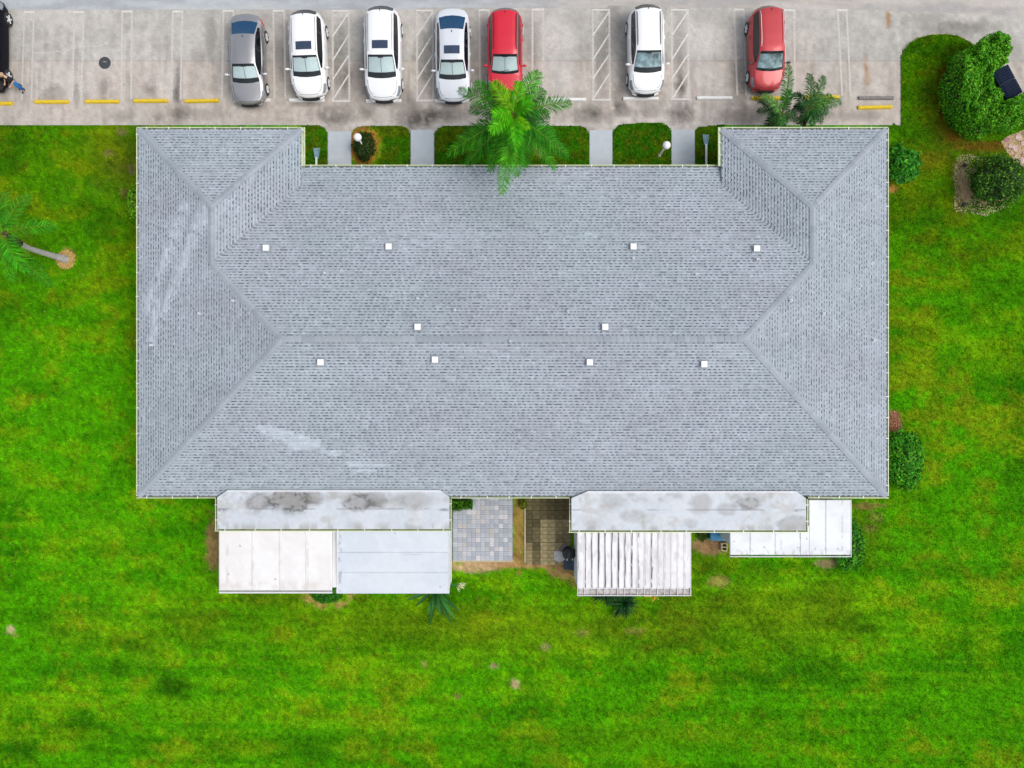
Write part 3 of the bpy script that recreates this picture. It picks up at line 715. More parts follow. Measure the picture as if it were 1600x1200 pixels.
_tn = np.random.default_rng(5).random((64, 64))
def HUE(x, y): return float(np.clip((fbm(np.array([x / 4.0 + 70]), np.array([y / 2.5 + 70]), 151, 3)[0] - .5) * 5, -1, 1))
def TONE(x, y): return 0.90 + 0.20 * float(fbm(np.array([x / 2.2 + 40]), np.array([y / 1.1 + 40]), 101, 3)[0])
def FAINT(x, y): return max(0.0, 0.55 * (float(vnoise(np.array([x / 1.6 + 60]), np.array([y / 0.7 + 60]), 131)[0]) - 0.55))
shingles()


# ridge and hip caps, one object each
def cap_mesh(slope, m, name):
    w, L_, mb = 0.155, 0.30, MB()
    v = []
    for x, h in ((-L_ / 2, 0.034), (L_ / 2, 0.020)):
        for y in (-w, -w * .35, 0, w * .35, w): v.append((x, y, h - abs(y) * slope + (0.004 if abs(y) < w * .5 else 0)))
    n0 = len(v)
    for x in (-L_ / 2, L_ / 2):
        for y in (-w, -w * .35, 0, w * .35, w): v.append((x, y, 0.0 - abs(y) * slope - .01))
    f = [(i, 5 + i, 6 + i, 1 + i) for i in range(4)] + [(n0 + i, i, i + 1, n0 + i + 1) for i in range(4)] + [(5 + i, n0 + 5 + i, n0 + 6 + i, 6 + i) for i in range(4)]
    f += [(0, n0, n0 + 5, 5), (4, 9, n0 + 9, n0 + 4)]
    f = [q[::-1] for q in f]
    mb.add(v, f); me = bpy.data.meshes.new(name); me.from_pydata(mb.v, [], mb.f); me.materials.append(m); me.update(); return me


caps_r = [cap_mesh(SL, M['cap%d' % i], 'ridge_cap') for i in range(4)]
caps_h = [cap_mesh(SL * .7071, M['cap%d' % i], 'ridge_cap') for i in range(4)]
rw = parent_world(roof)
def cap_line(p, zp, q, zq, meshes, expo):
    a, b = Vector((*p, zp)), Vector((*q, zq)); d = b - a; n = max(1, int(d.length / expo)); prev = 0
    for i in range(n):
        c = a + d * ((i + 0.5) / n)
        if rnd.random() < 0.7: prev = rnd.choice([0, 0, 1, 2, 3])
        o = bpy.data.objects.new('ridge_cap', meshes[prev]); COL.objects.link(o); o.parent = roof
        o.location = c - rw + Vector((rnd.uniform(-.006, .006), rnd.uniform(-.006, .006), 0.006))
        o.rotation_euler = (0, -math.atan2(d.z, math.hypot(d.x, d.y)), math.atan2(d.y, d.x) + rnd.uniform(-.02, .02))


zl, zr_ = ZE + SL * hl, ZE + SL * hr
for p, q in ((BL, RL), (BR, RR)): cap_line(p, ZE, q, ZR, caps_h, 0.272)
for p, q, z in ((TL, PL, zl), (TLi, PL, zl), (TR, PR, zr_), (TRi, PR, zr_)): cap_line(p, ZE, q, z, caps_h, 0.272)
cap_line(QL, zl, RL, ZR, caps_h, 0.272); cap_line(QR, zr_, RR, ZR, caps_h, 0.272)
cap_line(QL, zl, PL, zl, caps_r, 0.272); cap_line(QR, zr_, PR, zr_, caps_r, 0.272); cap_line(RL, ZR, RR, ZR, caps_r, 0.30)


def roof_z(x, y):
    best = None
    for poly, zf, d in FACES:
        if in_poly(np.array([x]), np.array([y]), poly)[0]: best = zf(x, y)
    return best if best is not None else ZE


def on_roof(px, py):
    z = 3.5
    for _ in range(8):
        p = U(px, py, z); z = roof_z(p.x, p.y)
    return U(px, py, z)


for px, py in [(417, 388), (608, 386), (989, 386), (1181, 389), (653, 511), (945, 511), (502, 566), (680, 562), (921, 566), (1099, 569)]:
    p = on_roof(px, py)
    fz = roof_z(p.x, p.y + .1) - roof_z(p.x, p.y - .1)
    mb = MB(); v_ = [(p.x + a_ * .21, p.y + b_ * .21, roof_z(p.x + a_ * .21, p.y + b_ * .21) + .026) for a_, b_ in ((-1, -1), (1, -1), (1, 1), (-1, 1))]; mb.add(v_, [(0, 1, 2, 3)]); fl_ = mb
    mb = MB().box((p.x, p.y, p.z + .06), (.22, .22, .16)).box((p.x, p.y, p.z + .16), (.29, .29, .06), 0, 0, .94)
    rv = mb.build('roof_vent', M['white_plastic'], roof, loc=None); fl_.build('vent_flashing', M['cap1'], roof)
for px, py in [(508, 427), (653, 466.5), (711, 484.5), (887, 487), (365, 470), (313, 490), (238, 539), (1087, 429), (1234, 470), (1285, 490), (1182, 406), (797, 533), (989, 404), (1364, 532)]:
    p = on_roof(px, py)
    MB().lathe([(.05, -.05), (.05, .22), (.03, .22), (.03, .1)], p, 10).build('vent_pipe', M['white_plastic'], roof)


def gutter(p0, p1, out, z, hang=1.12, wide=GW, first=0.5, inner='gutter_in'):
    """trough along p0->p1 (plan), out = outward unit vector"""
    a, b = Vector((*p0, 0)), Vector((*p1, 0)); d = b - a; L_ = d.length; e = d / L_; o_ = Vector((*out, 0)); mb = MB(); c = (a + b) / 2
    ang = math.atan2(e.y, e.x)

    def bx(off, w, z0, z1, m=0, ext=0.0):
        q = c + o_ * off; mb.box((q.x, q.y, (z0 + z1) / 2), (L_ + ext, w, z1 - z0), ang, m)
    bx(wide / 2 - .006, wide - .03, z - .10, z - .06, 1)
    bx(.003, .012, z - .112, z - .012)
    bx(wide - .016, .034, z - .112, z + .004)
    g = mb.build('gutter', [M['gutter'], M[inner]], bld)
    gw = parent_world(g); t = first
    while t < L_ - .1:
        q = a + e * t + o_ * (wide / 2)
        h = bpy.data.objects.new('gutter_hanger', HM); COL.objects.link(h); h.parent = g
        h.location = Vector((q.x, q.y, z + .004)) - gw; h.rotation_euler = (0, 0, math.atan2(o_.y, o_.x)); t += hang * rnd.uniform(.86, 1.14)
    return g


_h = MB().box((0, 0, 0), (.14, .045, .014)).box((.03, 0, .008), (.05, .05, .006)); HM = bpy.data.meshes.new('gutter_hanger'); HM.from_pydata(_h.v, [], _h.f); HM.materials.append(M['hanger']); HM.update()
X_ = lambda px, z=2.5: (px - NX) * S * (1 - z / H)
Y_ = lambda py, z=2.5: (NY - py) * S * (1 - z / H)
gutter((Lx, By), (Lx, Ty + GW), (-1, 0), ZE); gutter((Rx, By), (Rx, Ty + GW), (1, 0), ZE)
gutter((Lx - GW, Ty), (WL, Ty), (0, 1), ZE); gutter((WR, Ty), (Rx + GW, Ty), (0, 1), ZE)
gutter((WL, Ty + GW), (WL, FY + .0), (1, 0), ZE, .62, .17, .16, 'gutter_pale'); gutter((WR, Ty + GW), (WR, FY + .0), (-1, 0), ZE, .62, .17, .16, 'gutter_pale')
gutter((WL - .1, FY), (WR + .1, FY), (0, 1), ZF)
gutter((Lx - GW, By), (X_(337, ZE), By), (0, -1), ZE); gutter((X_(704, ZE), By), (X_(890, ZE), By), (0, -1), ZE); gutter((X_(1263, ZE), By), (Rx + GW, By), (0, -1), ZE)

# walls and soffit below the eaves
wall = MB()
i_ = 0.55
wpoly = [(Lx + i_, By + i_), (Rx - i_, By + i_), (Rx - i_, Ty - i_), (WR + i_, Ty - i_), (WR + i_, FY - i_ - .6), (WL - i_, FY - i_ - .6), (WL - i_, Ty - i_), (Lx + i_, Ty - i_)]
wall.prism(wpoly, 0.0, 2.33)
wall.build('wall', M['stucco'], bld)
sf = MB()
for poly in [[BL, BR, (Rx, vy), (Lx, vy)], [(Lx, vy), (WL, vy), TLi, TL], [(WR, vy), (Rx, vy), TR, TRi]]: sf.prism(poly, 2.42, 2.46)
sf.prism([EL, (WL, vy), (WR, vy), ER], 2.20, 2.24)
sf.build('soffit', M['white_metal'], bld)
# window and door openings under the front eave
for x in (-7.4, -2.2, 3.0, 8.2):
    w = MB().box((x, FY - i_ - .58, 1.35), (1.3, .06, 1.1)).build('window', M['white_metal'], bld)
    MB().box((x, FY - i_ - .54, 1.35), (1.14, .02, .94)).build('pane', M['tint'], w)
for x in ((531 - NX) * S, (660 - NX) * S, (938 - NX) * S, (1067 - NX) * S):
    d = MB().box((x, FY - i_ - .57, 1.03), (.95, .07, 2.06)).build('door', M['bluebox'], bld)
    MB().sphere((x + .38, FY - i_ - .50, 1.0), .035, 8).build('door_knob', M['steel'], d)


# ---- flat coated roofs over the rear rooms (part of the building)
def flat_roof(pxs, corner, zt, zb, seam_py, stains, seed, gut):
    x0, x1, yt, yb = pxs; zf = lambda py: zt + (zb - zt) * (py - yt) / (yb - yt)

    def col(PX, PY):
        n1 = fbm(PX / 26, PY / 18, seed, 4); n2 = fbm(PX / 8, PY / 7, seed + 7, 4)
        c = np.tile(lin((216, 222, 228)), (len(PX), 1)); c = mixc(c, lin((206, 214, 222)), sst(.4, .6, n1) * .7); c = mixc(c, lin((188, 186, 180)), .55 * sst(.47, .68, fbm(PX / 34, PY / 22, seed + 31, 5)) * sst(.3, .6, n2))
        n5 = fbm(PX / 3.5, PY / 3.5, seed + 17, 3)
        for cx, cy, rx, ry, s, ring in stains:
            d = np.sqrt(((PX - cx) / rx) ** 2 + ((PY - cy) / ry) ** 2) + (n1 - .5) * 1.5 + (n2 - .5) * 1.0 + (n5 - .5) * .4
            c = mixc(c, lin((148, 145, 140)), s * (1 - sst(.1, 1.35, d)))
            if ring: c = mixc(c, lin((88, 86, 82)), np.clip(1.6 * s * ring * np.exp(-((d - .75) / .34) ** 2) * sst(.25, .65, n5 * .4 + n2 * .6), 0, .9))
        w = sst(yt + 22, yt + 12, PY) * sst(.50, .66, n1 * .6 + n2 * .4)
        c = mixc(c, lin((160, 156, 150)), w * .4)
        w = sst(yb - 14, yb - 2, PY) * sst(.46, .62, fbm(PX / 14, PY / 60, seed + 3, 4))
        c = mixc(c, lin((168, 166, 160)), w * .6)
        c = mixc(c, lin((240, 243, 246)), sst(yt + 4, yt + 1, PY) * .8)
        c = mixc(c, lin((110, 110, 112)), .55 * sst(1.3, .4, np.abs(PY - seam_py - 1.2 * (n2 - .5))) * sst(.42, .56, fbm(PX / 20, PX * 0, seed + 5, 3)))
        for cx in (corner[4], corner[5]):
            c = mixc(c, lin((120, 122, 135)), .8 * sst(.45, .6, n2) * blob(PX, PY, cx, seam_py + 1, 11, 3, .6, (n2 - .5)))
        return np.clip(c / EXPO, 0, .8)

    def sheet(y0, y1, lift, poly, name):
        st = 1.6; xs = np.linspace(x0, x1, int((x1 - x0) / st) + 1); ys = np.linspace(y0, y1, max(2, int((y1 - y0) / st) + 1))
        PX, PY = np.meshgrid(xs, ys); PX = PX.copy()
        # draw the rows in to the clipped top corners
        cl, cr, ch = corner[0], corner[1], corner[2]
        f = np.clip((yt + ch - PY) / ch, 0, 1); lo = x0 + f * cl; hi = x1 - f * cr
        PX = lo + (PX - x0) / (x1 - x0) * (hi - lo)
        X = PX.ravel(); Y = PY.ravel(); Z = zf(Y) + lift; k = S * (1 - Z / H); nx, ny = len(xs), len(ys)
        W = np.stack([(X - NX) * k, (NY - Y) * k, Z], 1)
        i, j = np.meshgrid(np.arange(nx - 1), np.arange(ny - 1)); i = i.ravel(); j = j.ravel()
        Fq = np.stack([j * nx + i, (j + 1) * nx + i, (j + 1) * nx + i + 1, j * nx + i + 1], 1)
        return np_mesh(name, W, Fq, M['membrane'], col(X, Y), fr, True)
    pz = lambda x, y: 0
    P = [U(x, y, zf(y)) for x, y in [(x0 + corner[0], yt), (x1 - corner[1], yt), (x1, yt + corner[2]), (x1, yb), (x0, yb), (x0, yt + corner[2])]]
    mb = MB(); n = len(P)
    v = [(p.x, p.y, p.z - .012) for p in P] + [(p.x, p.y, p.z - .12) for p in P]
    mb.add(v, [tuple(reversed(range(n))), tuple(range(n, 2 * n))] + [(i, (i + 1) % n, n + (i + 1) % n, n + i) for i in range(n)])
    fr = mb.build('flat_roof', M['white_metal'], bld)
    sheet(yt, seam_py + 1.2, .012, None, 'membrane_sheet'); sheet(seam_py, yb, .004, None, 'membrane_sheet')
    # gutters on its three free sides
    zg = zb - .02
    gutter((X_(x0 - 1, zg) - .1, Y_(yb, zg)), (X_(x1 + 1, zg) + .1, Y_(yb, zg)), (0, -1), zg, 1.3)
    if gut[0]: gutter((X_(x0, zg), Y_(yb + 2, zg)), (X_(x0, zg), Y_(gut[0], zg)), (-1, 0), zg, .75, .1)
    if gut[1]: gutter((X_(x1, zg), Y_(yb + 2, zg)), (X_(x1, zg), Y_(gut[1], zg)), (1, 0), zg, .75, .1)
    # rear room walls
    a = U(x0 + 8, yb - 3, 2.3); b = U(x1 - 8, 765, 2.3)
    w = MB().box(((a.x + b.x) / 2, (a.y + b.y) / 2, 1.12), (b.x - a.x, b.y - a.y, 2.24)); w.build('rear_wall', M['stucco'], bld)


flat_roof((339.5, 702, 766, 826.5), (16, 14, 11, 0, 345, 694), 2.80, 2.52, 795.5,
          [(450, 784, 30, 20, .85, .8), (405, 783, 18, 14, .6, .6), (490, 777, 18, 10, .6, .5), (562, 782, 24, 13, .7, .8), (640, 782, 42, 12, .5, .3), (400, 800, 16, 8, .4, 0), (590, 778, 14, 12, .5, .5), (553, 822, 14, 10, .3, 0)], 211, (777, 780))
flat_roof((893, 1259.5, 767.5, 828.5), (26, 16, 11, 0, 903, 1249), 2.80, 2.52, 797,
          [(1170, 785, 22, 10, .6, .7), (1095, 787, 14, 14, .5, .2), (960, 785, 20, 12, .4, .2), (1135, 798, 14, 12, .4, .4), (1240, 818, 24, 12, .5, .4), (990, 805, 22, 8, .35, .3), (925, 820, 12, 8, .4, .2), (1005, 815, 4, 16, .35, 0), (1080, 822, 12, 10, .4, .3)], 251, (778, 780))


# ================================================================ SUNROOMS (aluminium roofed rooms behind the building)
def panel_quad(root, px0, px1, py0, py1, z0, z1, th, colfn, name='roof_panel', seed=0, step=2.0):
    xs = np.linspace(px0, px1, max(2, int((px1 - px0) / step) + 1)); ys = np.linspace(py0, py1, max(2, int((py1 - py0) / step) + 1))
    PX, PY = np.meshgrid(xs, ys); X = PX.ravel(); Y = PY.ravel()
    return X, Y, len(xs), len(ys)


def panel(root, px0, px1, py0, py1, zf, th, colfn, name='roof_panel', gap=0.006, lift=0.0, st=1.6, sty=None):
    xs = np.linspace(px0, px1, max(2, int((px1 - px0) / st) + 1)); ys = np.linspace(py0, py1, max(2, int((py1 - py0) / (sty or st)) + 1))
    PX, PY = np.meshgrid(xs, ys); X = PX.ravel(); Y = PY.ravel(); Z = zf(X, Y) + lift; k = S * (1 - Z / H)
    W = np.stack([(X - NX) * k, (NY - Y) * k, Z], 1); nx, ny = len(xs), len(ys)
    cx, cy = W[:, 0].mean(), W[:, 1].mean()
    W[:, 0] -= np.sign(W[:, 0] - cx) * gap * (np.abs(W[:, 0] - cx) > .9 * np.abs(W[:, 0] - cx).max())
    i, j = np.meshgrid(np.arange(nx - 1), np.arange(ny - 1)); i = i.ravel(); j = j.ravel()
    Fq = [tuple(q) for q in np.stack([j * nx + i, (j + 1) * nx + i, (j + 1) * nx + i + 1, j * nx + i + 1], 1)]
    n = len(W); ring = list(range(nx)) + [r * nx + nx - 1 for r in range(1, ny)] + [(ny - 1) * nx + q for q in range(nx - 2, -1, -1)] + [r * nx for r in range(ny - 2, 0, -1)]
    Wb = W[ring].copy(); Wb[:, 2] -= th; m = len(ring)
    for q in range(m):
        Fq.append((ring[q], ring[(q + 1) % m], n + (q + 1) % m, n + q))
    V = np.concatenate([W, Wb]); c = colfn(X, Y); C2 = np.concatenate([c, c[ring]])
    return np_mesh(name, V, np.array(Fq), M['panel_attr'], C2, root)


def zplane(y0, z0, y1, z1): return lambda X, Y: z0 + (z1 - z0) * (np.asarray(Y) - y0) / (y1 - y0)


def room_walls(root, px0, px1, py0, py1, z, mats, rails=0, left=True, right=True, inset=1.2, zr=2.2, cut=None):
    a = U(px0 + inset, py1 - inset, z); b = U(px1 - inset, py0, z)
    th = .06
    def wl(c, d, side):
        w = MB().box(c, d).build('wall', mats, root)
        for r in range(rails):
            zz = .55 + r * .62
            MB().box((c[0] + side * .035, c[1], zz), (.03, d[1], .07)).build('rail', M['white_metal'], w)
    if left: wl((a.x + th / 2, (a.y + b.y) / 2, zr / 2), (th, b.y - a.y, zr), -1)
    if right: wl((b.x - th / 2, (a.y + b.y) / 2, zr / 2), (th, b.y - a.y, zr), 1)
    w = MB().box(((a.x + b.x) / 2, a.y + th / 2, zr / 2), (b.x - a.x - 2 * th - .004, th, zr)).build('front_wall', mats, root)
    n = 3; wd = (b.x - a.x) / n
    for k in range(n):
        wi = MB().box((a.x + wd * (k + .5), a.y - .01, 1.25), (wd * .8, .05, 1.2)).build('window', M['white_metal'], w)
        MB().box((a.x + wd * (k + .5), a.y - .03, 1.25), (wd * .8 - .14, .03, 1.06)).build('pane', M['tint'], wi)


# A: white panel roof
sa = thing('sunroom', 'enclosed patio room with a stained white panel roof, beside the blue-grey one', 'sunroom', U(430, 860), 'patio rooms behind the building')
def cA(X, Y):
    n1 = fbm(X / 30, Y / 40, 301, 4); n2 = fbm(X / 7, Y / 9, 305, 4)
    c = np.tile(lin((248, 247, 245)), (len(X), 1)); c = mixc(c, lin((243, 240, 238)), sst(.42, .62, n1) * .9)
    c = mixc(c, lin((226, 219, 214)), sst(903, 915, Y) * sst(925, 918, Y) * .7 * sst(.3, .6, n2))
    for x in (355, 395, 437, 480): c = mixc(c, lin((222, 214, 208)), .7 * np.exp(-((X - x) / 2.2) ** 2) * sst(.36, .6, n2) * sst(835, 860, Y))
    for x, y in ((357, 897), (430, 905), (375, 853)): c = mixc(c, lin((150, 140, 130)), .9 * blob(X, Y, x, y, 1.6, 1.6, .5))
    return np.clip(c / EXPO, 0, .8)
zA = zplane(829, 2.40, 925, 2.25)
bnd = [342, 393, 436, 477, 518.5]
for p0, p1 in zip(bnd[:-1], bnd[1:]): panel(sa, p0, p1, 826, 922.5, zA, .07, cA, gap=0)
for x in bnd[1:-1]:
    p, q = U(x, 826, 2.41), U(x, 922, 2.26); mb = MB(); mb.tube([p, q], .012, 6); mb.build('seam', M['white_metal'], sa)
p, q = U(342, 925, 2.25), U(518.5, 925, 2.25)
mb = MB(); mb.box(((p.x + q.x) / 2, p.y + .035, 2.17), (q.x - p.x, .02, .12)).box(((p.x + q.x) / 2, p.y - .035, 2.18), (q.x - p.x, .06, .15)).box(((p.x + q.x) / 2, p.y + .01, 2.16), (q.x - p.x, .03, .02), 0, 1)
mb.build('gutter', [M['white_metal'], M['iron']], sa)
p, q = U(523, 829, 2.2), U(523, 917, 2.15)
MB().box((p.x, (p.y + q.y) / 2, 2.18), (.22, p.y - q.y, .10)).build('box_gutter', M['white_metal'], sa)
room_walls(sa, 342, 518.5, 829, 922, 2.3, M['wall_white'], left=True, right=True)

# B: blue-grey panel roof
sb = thing('sunroom', 'enclosed patio room with a smooth blue-grey panel roof, left of the paver patio', 'sunroom', U(615, 860), 'patio rooms behind the building')
def cB(X, Y):
    n1 = fbm(X / 40, Y / 30, 321, 4); n2 = fbm(X / 4, Y / 7, 325, 4)
    c = np.tile(lin((224, 231, 238)), (len(X), 1)); c = mixc(c, lin((214, 223, 233)), sst(.42, .62, n1) * .6)
    c = mixc(c, lin((120, 132, 150)), .8 * blob(X, Y, 531, 880, 4, 70, .8, (n2 - .5) * 1.6) * sst(.45, .62, n2))
    c = mixc(c, lin((196, 206, 218)), .35 * np.exp(-((Y - 863) / .8) ** 2) * sst(.4, .6, n1)); c = mixc(c, lin((186, 196, 206)), .7 * np.exp(-((Y - 866) / .9) ** 2) * sst(620, 640, X) * sst(668, 650, X))
    for x, y in ((688, 917), (617, 833)): c = mixc(c, lin((130, 140, 150)), .8 * blob(X, Y, x, y, 1.4, 1.4, .5))
    return np.clip(c / EXPO, 0, .8)
zB = zplane(829, 2.38, 928, 2.22)
for q0, q1 in ((826, 863), (863, 894.5), (894.5, 927.5)): panel(sb, 526, 702, q0, q1, zB, .07, cB, gap=.0)
for x in (526.4, 701.6):
    MB().tube([U(x, 828, 2.385), U(x, 927, 2.225)], .02, 6).build('edge_trim', M['white_metal'], sb)
room_walls(sb, 526, 702, 829, 927, 2.25, M['wall_white'], rails=1, left=True, right=True)

# C: ribbed pan roof
sc_ = thing('sunroom', 'enclosed patio room with a ribbed white pan roof streaked with black grime', 'sunroom', U(985, 865), 'patio rooms behind the building')
ribs = np.linspace(902.5, 1079, 18)
def cC(X, Y):
    n1 = fbm(X / 20, Y / 30, 341, 4); n2 = fbm(X / 3.0, Y / 9, 345, 4); ns = fbm(X / 2.0, Y / 26, 349, 3)
    c = np.tile(lin((246, 245, 247)), (len(X), 1)); c = mixc(c, lin((226, 224, 226)), sst(.42, .62, n1) * .6)
    for i, x in enumerate(ribs[:-1]):
        s = [0.9, .8, .9, .95, .9, .85, .9, .8, .85, .35, .2, .6, .25, .15, .1, .1, .15][i]
        x_ = x if i else x - 2
        w = np.clip(2.0 * np.exp(-((X - x_ - 1.5 - 3.6 * (ns - .5)) / 0.95) ** 2) * s * sst(.30, .50, n2 + (.16 if s > .7 else 0)), 0, 1)
        c = mixc(c, lin((52, 50, 56)), .95 * w)
    c = mixc(c, lin((196, 192, 192)), .4 * sst(.54, .76, fbm(X / 5, Y / 14, 351, 4)))
    c = mixc(c, lin((92, 92, 100)), .8 * blob(X, Y, 1017, 880, 1.5, 26, .8, (n2 - .5)))
    return np.clip(c / EXPO, 0, .8)
def cC2(X, Y):
    n2 = fbm(X / 4, Y / 4, 361, 4)
    c = np.tile(lin((206, 200, 196)), (len(X), 1)); c = mixc(c, lin((160, 152, 150)), sst(.4, .62, n2) * .8)
    return np.clip(c / EXPO, 0, .8)
zC = zplane(831, 2.42, 931, 2.24)
for i in range(17): panel(sc_, ribs[i] + .35, ribs[i + 1] - .35, 828, 918.5, zC, .05, cC, 'roof_pan', 0, 0.0, .6, 1.2)
for i in range(18):
    p, q = U(ribs[i], 828, 2.43), U(ribs[i], 919, 2.27); mb = MB()
    mb.tube([p + Vector((0, 0, .0)), q + Vector((0, 0, .0))], .012, 5); mb.build('rib', M['white_metal'], sc_)
for i in range(17): panel(sc_, ribs[i] + .3, ribs[i + 1] - .3, 919, 929, zC, .03, cC2, 'gutter_segment', 0, -.07)
p, q = U(902, 930, 2.24), U(1079.5, 930, 2.24)
MB().box(((p.x + q.x) / 2, p.y - .02, 2.17), (q.x - p.x, .03, .17)).build('gutter', M['white_metal'], sc_)
for x in ribs: 
    p = U(x, 924, 2.2); MB().box((p.x, p.y, 2.225), (.025, .34, .03)).build('gutter_strap', M['white_metal'], sc_)
p, q = U(1079.2, 828, 2.42), U(1079.2, 930, 2.24); MB().tube([p, q], .022, 6).build('edge_trim', M['white_metal'], sc_)
room_walls(sc_, 902.5, 1079, 829, 922, 2.3, M['wall_white'], rails=3, left=True, right=True)

# D: L shaped white roof
sd_ = thing('sunroom', 'low patio room with an L-shaped white roof at the right rear corner', 'sunroom', U(1235, 830), 'patio rooms behind the building')
def cD(X, Y):
    n1 = fbm(X / 30, Y / 20, 381, 4); n2 = fbm(X / 4, Y / 6, 385, 4)
    c = np.tile(lin((240, 244, 247)), (len(X), 1)); c = mixc(c, lin((226, 230, 233)), sst(.42, .62, n1) * .7)
    for x, s in ((1172, .5), (1211, .45), (1220, .5), (1250, .5), (1290, .4), (1316, .6)):
        c = mixc(c, lin((150, 150, 154)), s * np.exp(-((X - x - 1.5 * (n2 - .5)) / .8) ** 2) * sst(.42, .6, n2))
    for x, y in ((1147, 846), (1194, 855), (1261, 842), (1247, 856), (1290, 858), (1274, 857), (1309, 857)): c = mixc(c, lin((90, 92, 98)), .9 * blob(X, Y, x, y, 1.3, 1.3, .5))
    c = mixc(c, lin((190, 188, 190)), sst(856, 864, Y) * sst(.46, .62, n2) * .6)
    return np.clip(c / EXPO, 0, .8)
zD = zplane(782, 2.40, 870, 2.22)
for p0, p1, q0 in ((1140.5, 1172, 822), (1172, 1211, 822), (1211, 1250, 822), (1250, 1264, 822), (1264, 1290, 781), (1290, 1330.5, 781)):
    panel(sd_, p0, p1, q0, 867, zD, .06, cD)
for x in (1172, 1211, 1290):
    MB().tube([U(x, 825 if x < 1264 else 782, float(zD(0, 825 if x < 1264 else 782)) + .004), U(x, 867, 2.23)], .01, 5).build('seam', M['white_metal'], sd_)
p, q = U(1140.5, 869, 2.22), U(1330.5, 869, 2.22)
mb = MB().box(((p.x + q.x) / 2, p.y - .03, 2.15), (q.x - p.x, .03, .14)); 
for x0, x1 in ((1143, 1152), (1240, 1268)):
    a_, b_ = U(x0, 868, 2.2), U(x1, 868, 2.2); mb.box(((a_.x + b_.x) / 2, a_.y + .01, 2.215), (b_.x - a_.x, .05, .02), 0, 1)
mb.build('gutter', [M['white_metal'], M['iron']], sd_)
MB().tube([U(1330, 782, 2.40), U(1330, 869, 2.23)], .02, 6).build('edge_trim', M['white_metal'], sd_)
a, b = U(1141.5, 851, 2.2), U(1329, 790, 2.2)
wl = MB().box((a.x + .03, (a.y + b.y) / 2, 1.08), (.06, b.y - a.y, 2.16)).build('wall', M['walk'], sd_)
wi = MB().box((a.x - .01, a.y + .95, 1.5), (.06, 1.0, 1.0)).build('window', M['white_metal'], wl); MB().box((a.x - .035, a.y + .95, 1.5), (.03, .86, .86)).build('pane', M['tint'], wi)
MB().box((b.x - .03, (a.y + b.y) / 2, 1.08), (.06, b.y - a.y, 2.16)).build('wall', M['wall_white'], sd_)
MB().box(((a.x + b.x) / 2, a.y + .03, 1.08), (b.x - a.x - .13, .06, 2.16)).build('front_wall', M['wall_white'], sd_)

# ================================================================ PATIOS
pp = thing('paver_patio', 'patio of blue-grey square pavers with scattered tan ones', 'patio', U(754, 828)); pp['kind'] = 'structure'
a, b = U(707, 878), U(801, 770)
MB().box(((a.x + b.x) / 2, (a.y + b.y) / 2, .035), (b.x - a.x, b.y - a.y, .07)).build('bedding', mat('grey_joint_sand', A(150, 156, 168), .9, .2, 8), pp)
p0, p1 = U(708, 877.5), U(801, 874.5); MB().box(((p0.x + p1.x) / 2, (p0.y + p1.y) / 2, .05), (p1.x - p0.x, .10, .10)).build('edging', M['beige'], pp)
pm = []
for c_ in [(180, 185, 194), (173, 179, 189), (187, 191, 199), (170, 175, 184), (191, 195, 202)]: pm.append(mat('paver_blue_grey', A(*c_), .85, .14, 9, bump=.15))
pt_ = [mat('paver_tan', A(*c_), .85, .12, 9, bump=.15) for c_ in [(200, 198, 199), (212, 211, 214), (192, 188, 184), (202, 197, 194), (190, 185, 190)]]
def shared_box(dx, dy, dz, m, name, bev=.012):
    mb = MB().box((0, 0, 0), (dx, dy, dz - bev)); mb2 = MB(); z = (dz - bev) / 2
    v = [(-dx / 2, -dy / 2, -z), (dx / 2, -dy / 2, -z), (dx / 2, dy / 2, -z), (-dx / 2, dy / 2, -z), (-dx / 2, -dy / 2, z), (dx / 2, -dy / 2, z), (dx / 2, dy / 2, z), (-dx / 2, dy / 2, z),
         (-dx / 2 + bev, -dy / 2 + bev, z + bev), (dx / 2 - bev, -dy / 2 + bev, z + bev), (dx / 2 - bev, dy / 2 - bev, z + bev), (-dx / 2 + bev, dy / 2 - bev, z + bev)]
    f = [(3, 2, 1, 0), (8, 9, 10, 11)] + [(i, (i + 1) % 4, 4 + (i + 1) % 4, 4 + i) for i in range(4)] + [(4 + i, 4 + (i + 1) % 4, 8 + (i + 1) % 4, 8 + i) for i in range(4)]
    me = bpy.data.meshes.new(name); me.from_pydata(v, [], f); me.materials.append(m); me.update(); return me
pxp = 92.5 / 13; pyp = 93 / 13
pv = [shared_box(pxp * S - .006, pyp * S - .006, .06, m, 'paver', .006) for m in pm]; pvt = [shared_box(pxp * S - .006, pyp * S - .006, .06, m, 'paver', .006) for m in pt_]
LIGHT = {(2, 1): 0, (6, 1): 2, (3, 2): 1, (5, 2): 0, (9, 1): 1, (8, 3): 0, (4, 4): 0, (10, 3): 1, (11, 3): 1, (6, 4): 0, (2, 5): 2, (10, 5): 1, (5, 6): 3, (8, 6): 2, (2, 7): 3, (5, 7): 4, (8, 7): 2, (4, 8): 4, (5, 8): 1, (11, 8): 1, (2, 9): 2, (8, 9): 1, (1, 10): 2, (4, 10): 0, (7, 10): 2, (9, 10): 0, (2, 11): 0, (8, 11): 1, (5, 12): 1, (1, 5): 2, (5, 3): 3, (7, 2): 2, (10, 10): 1}
pw = parent_world(pp)
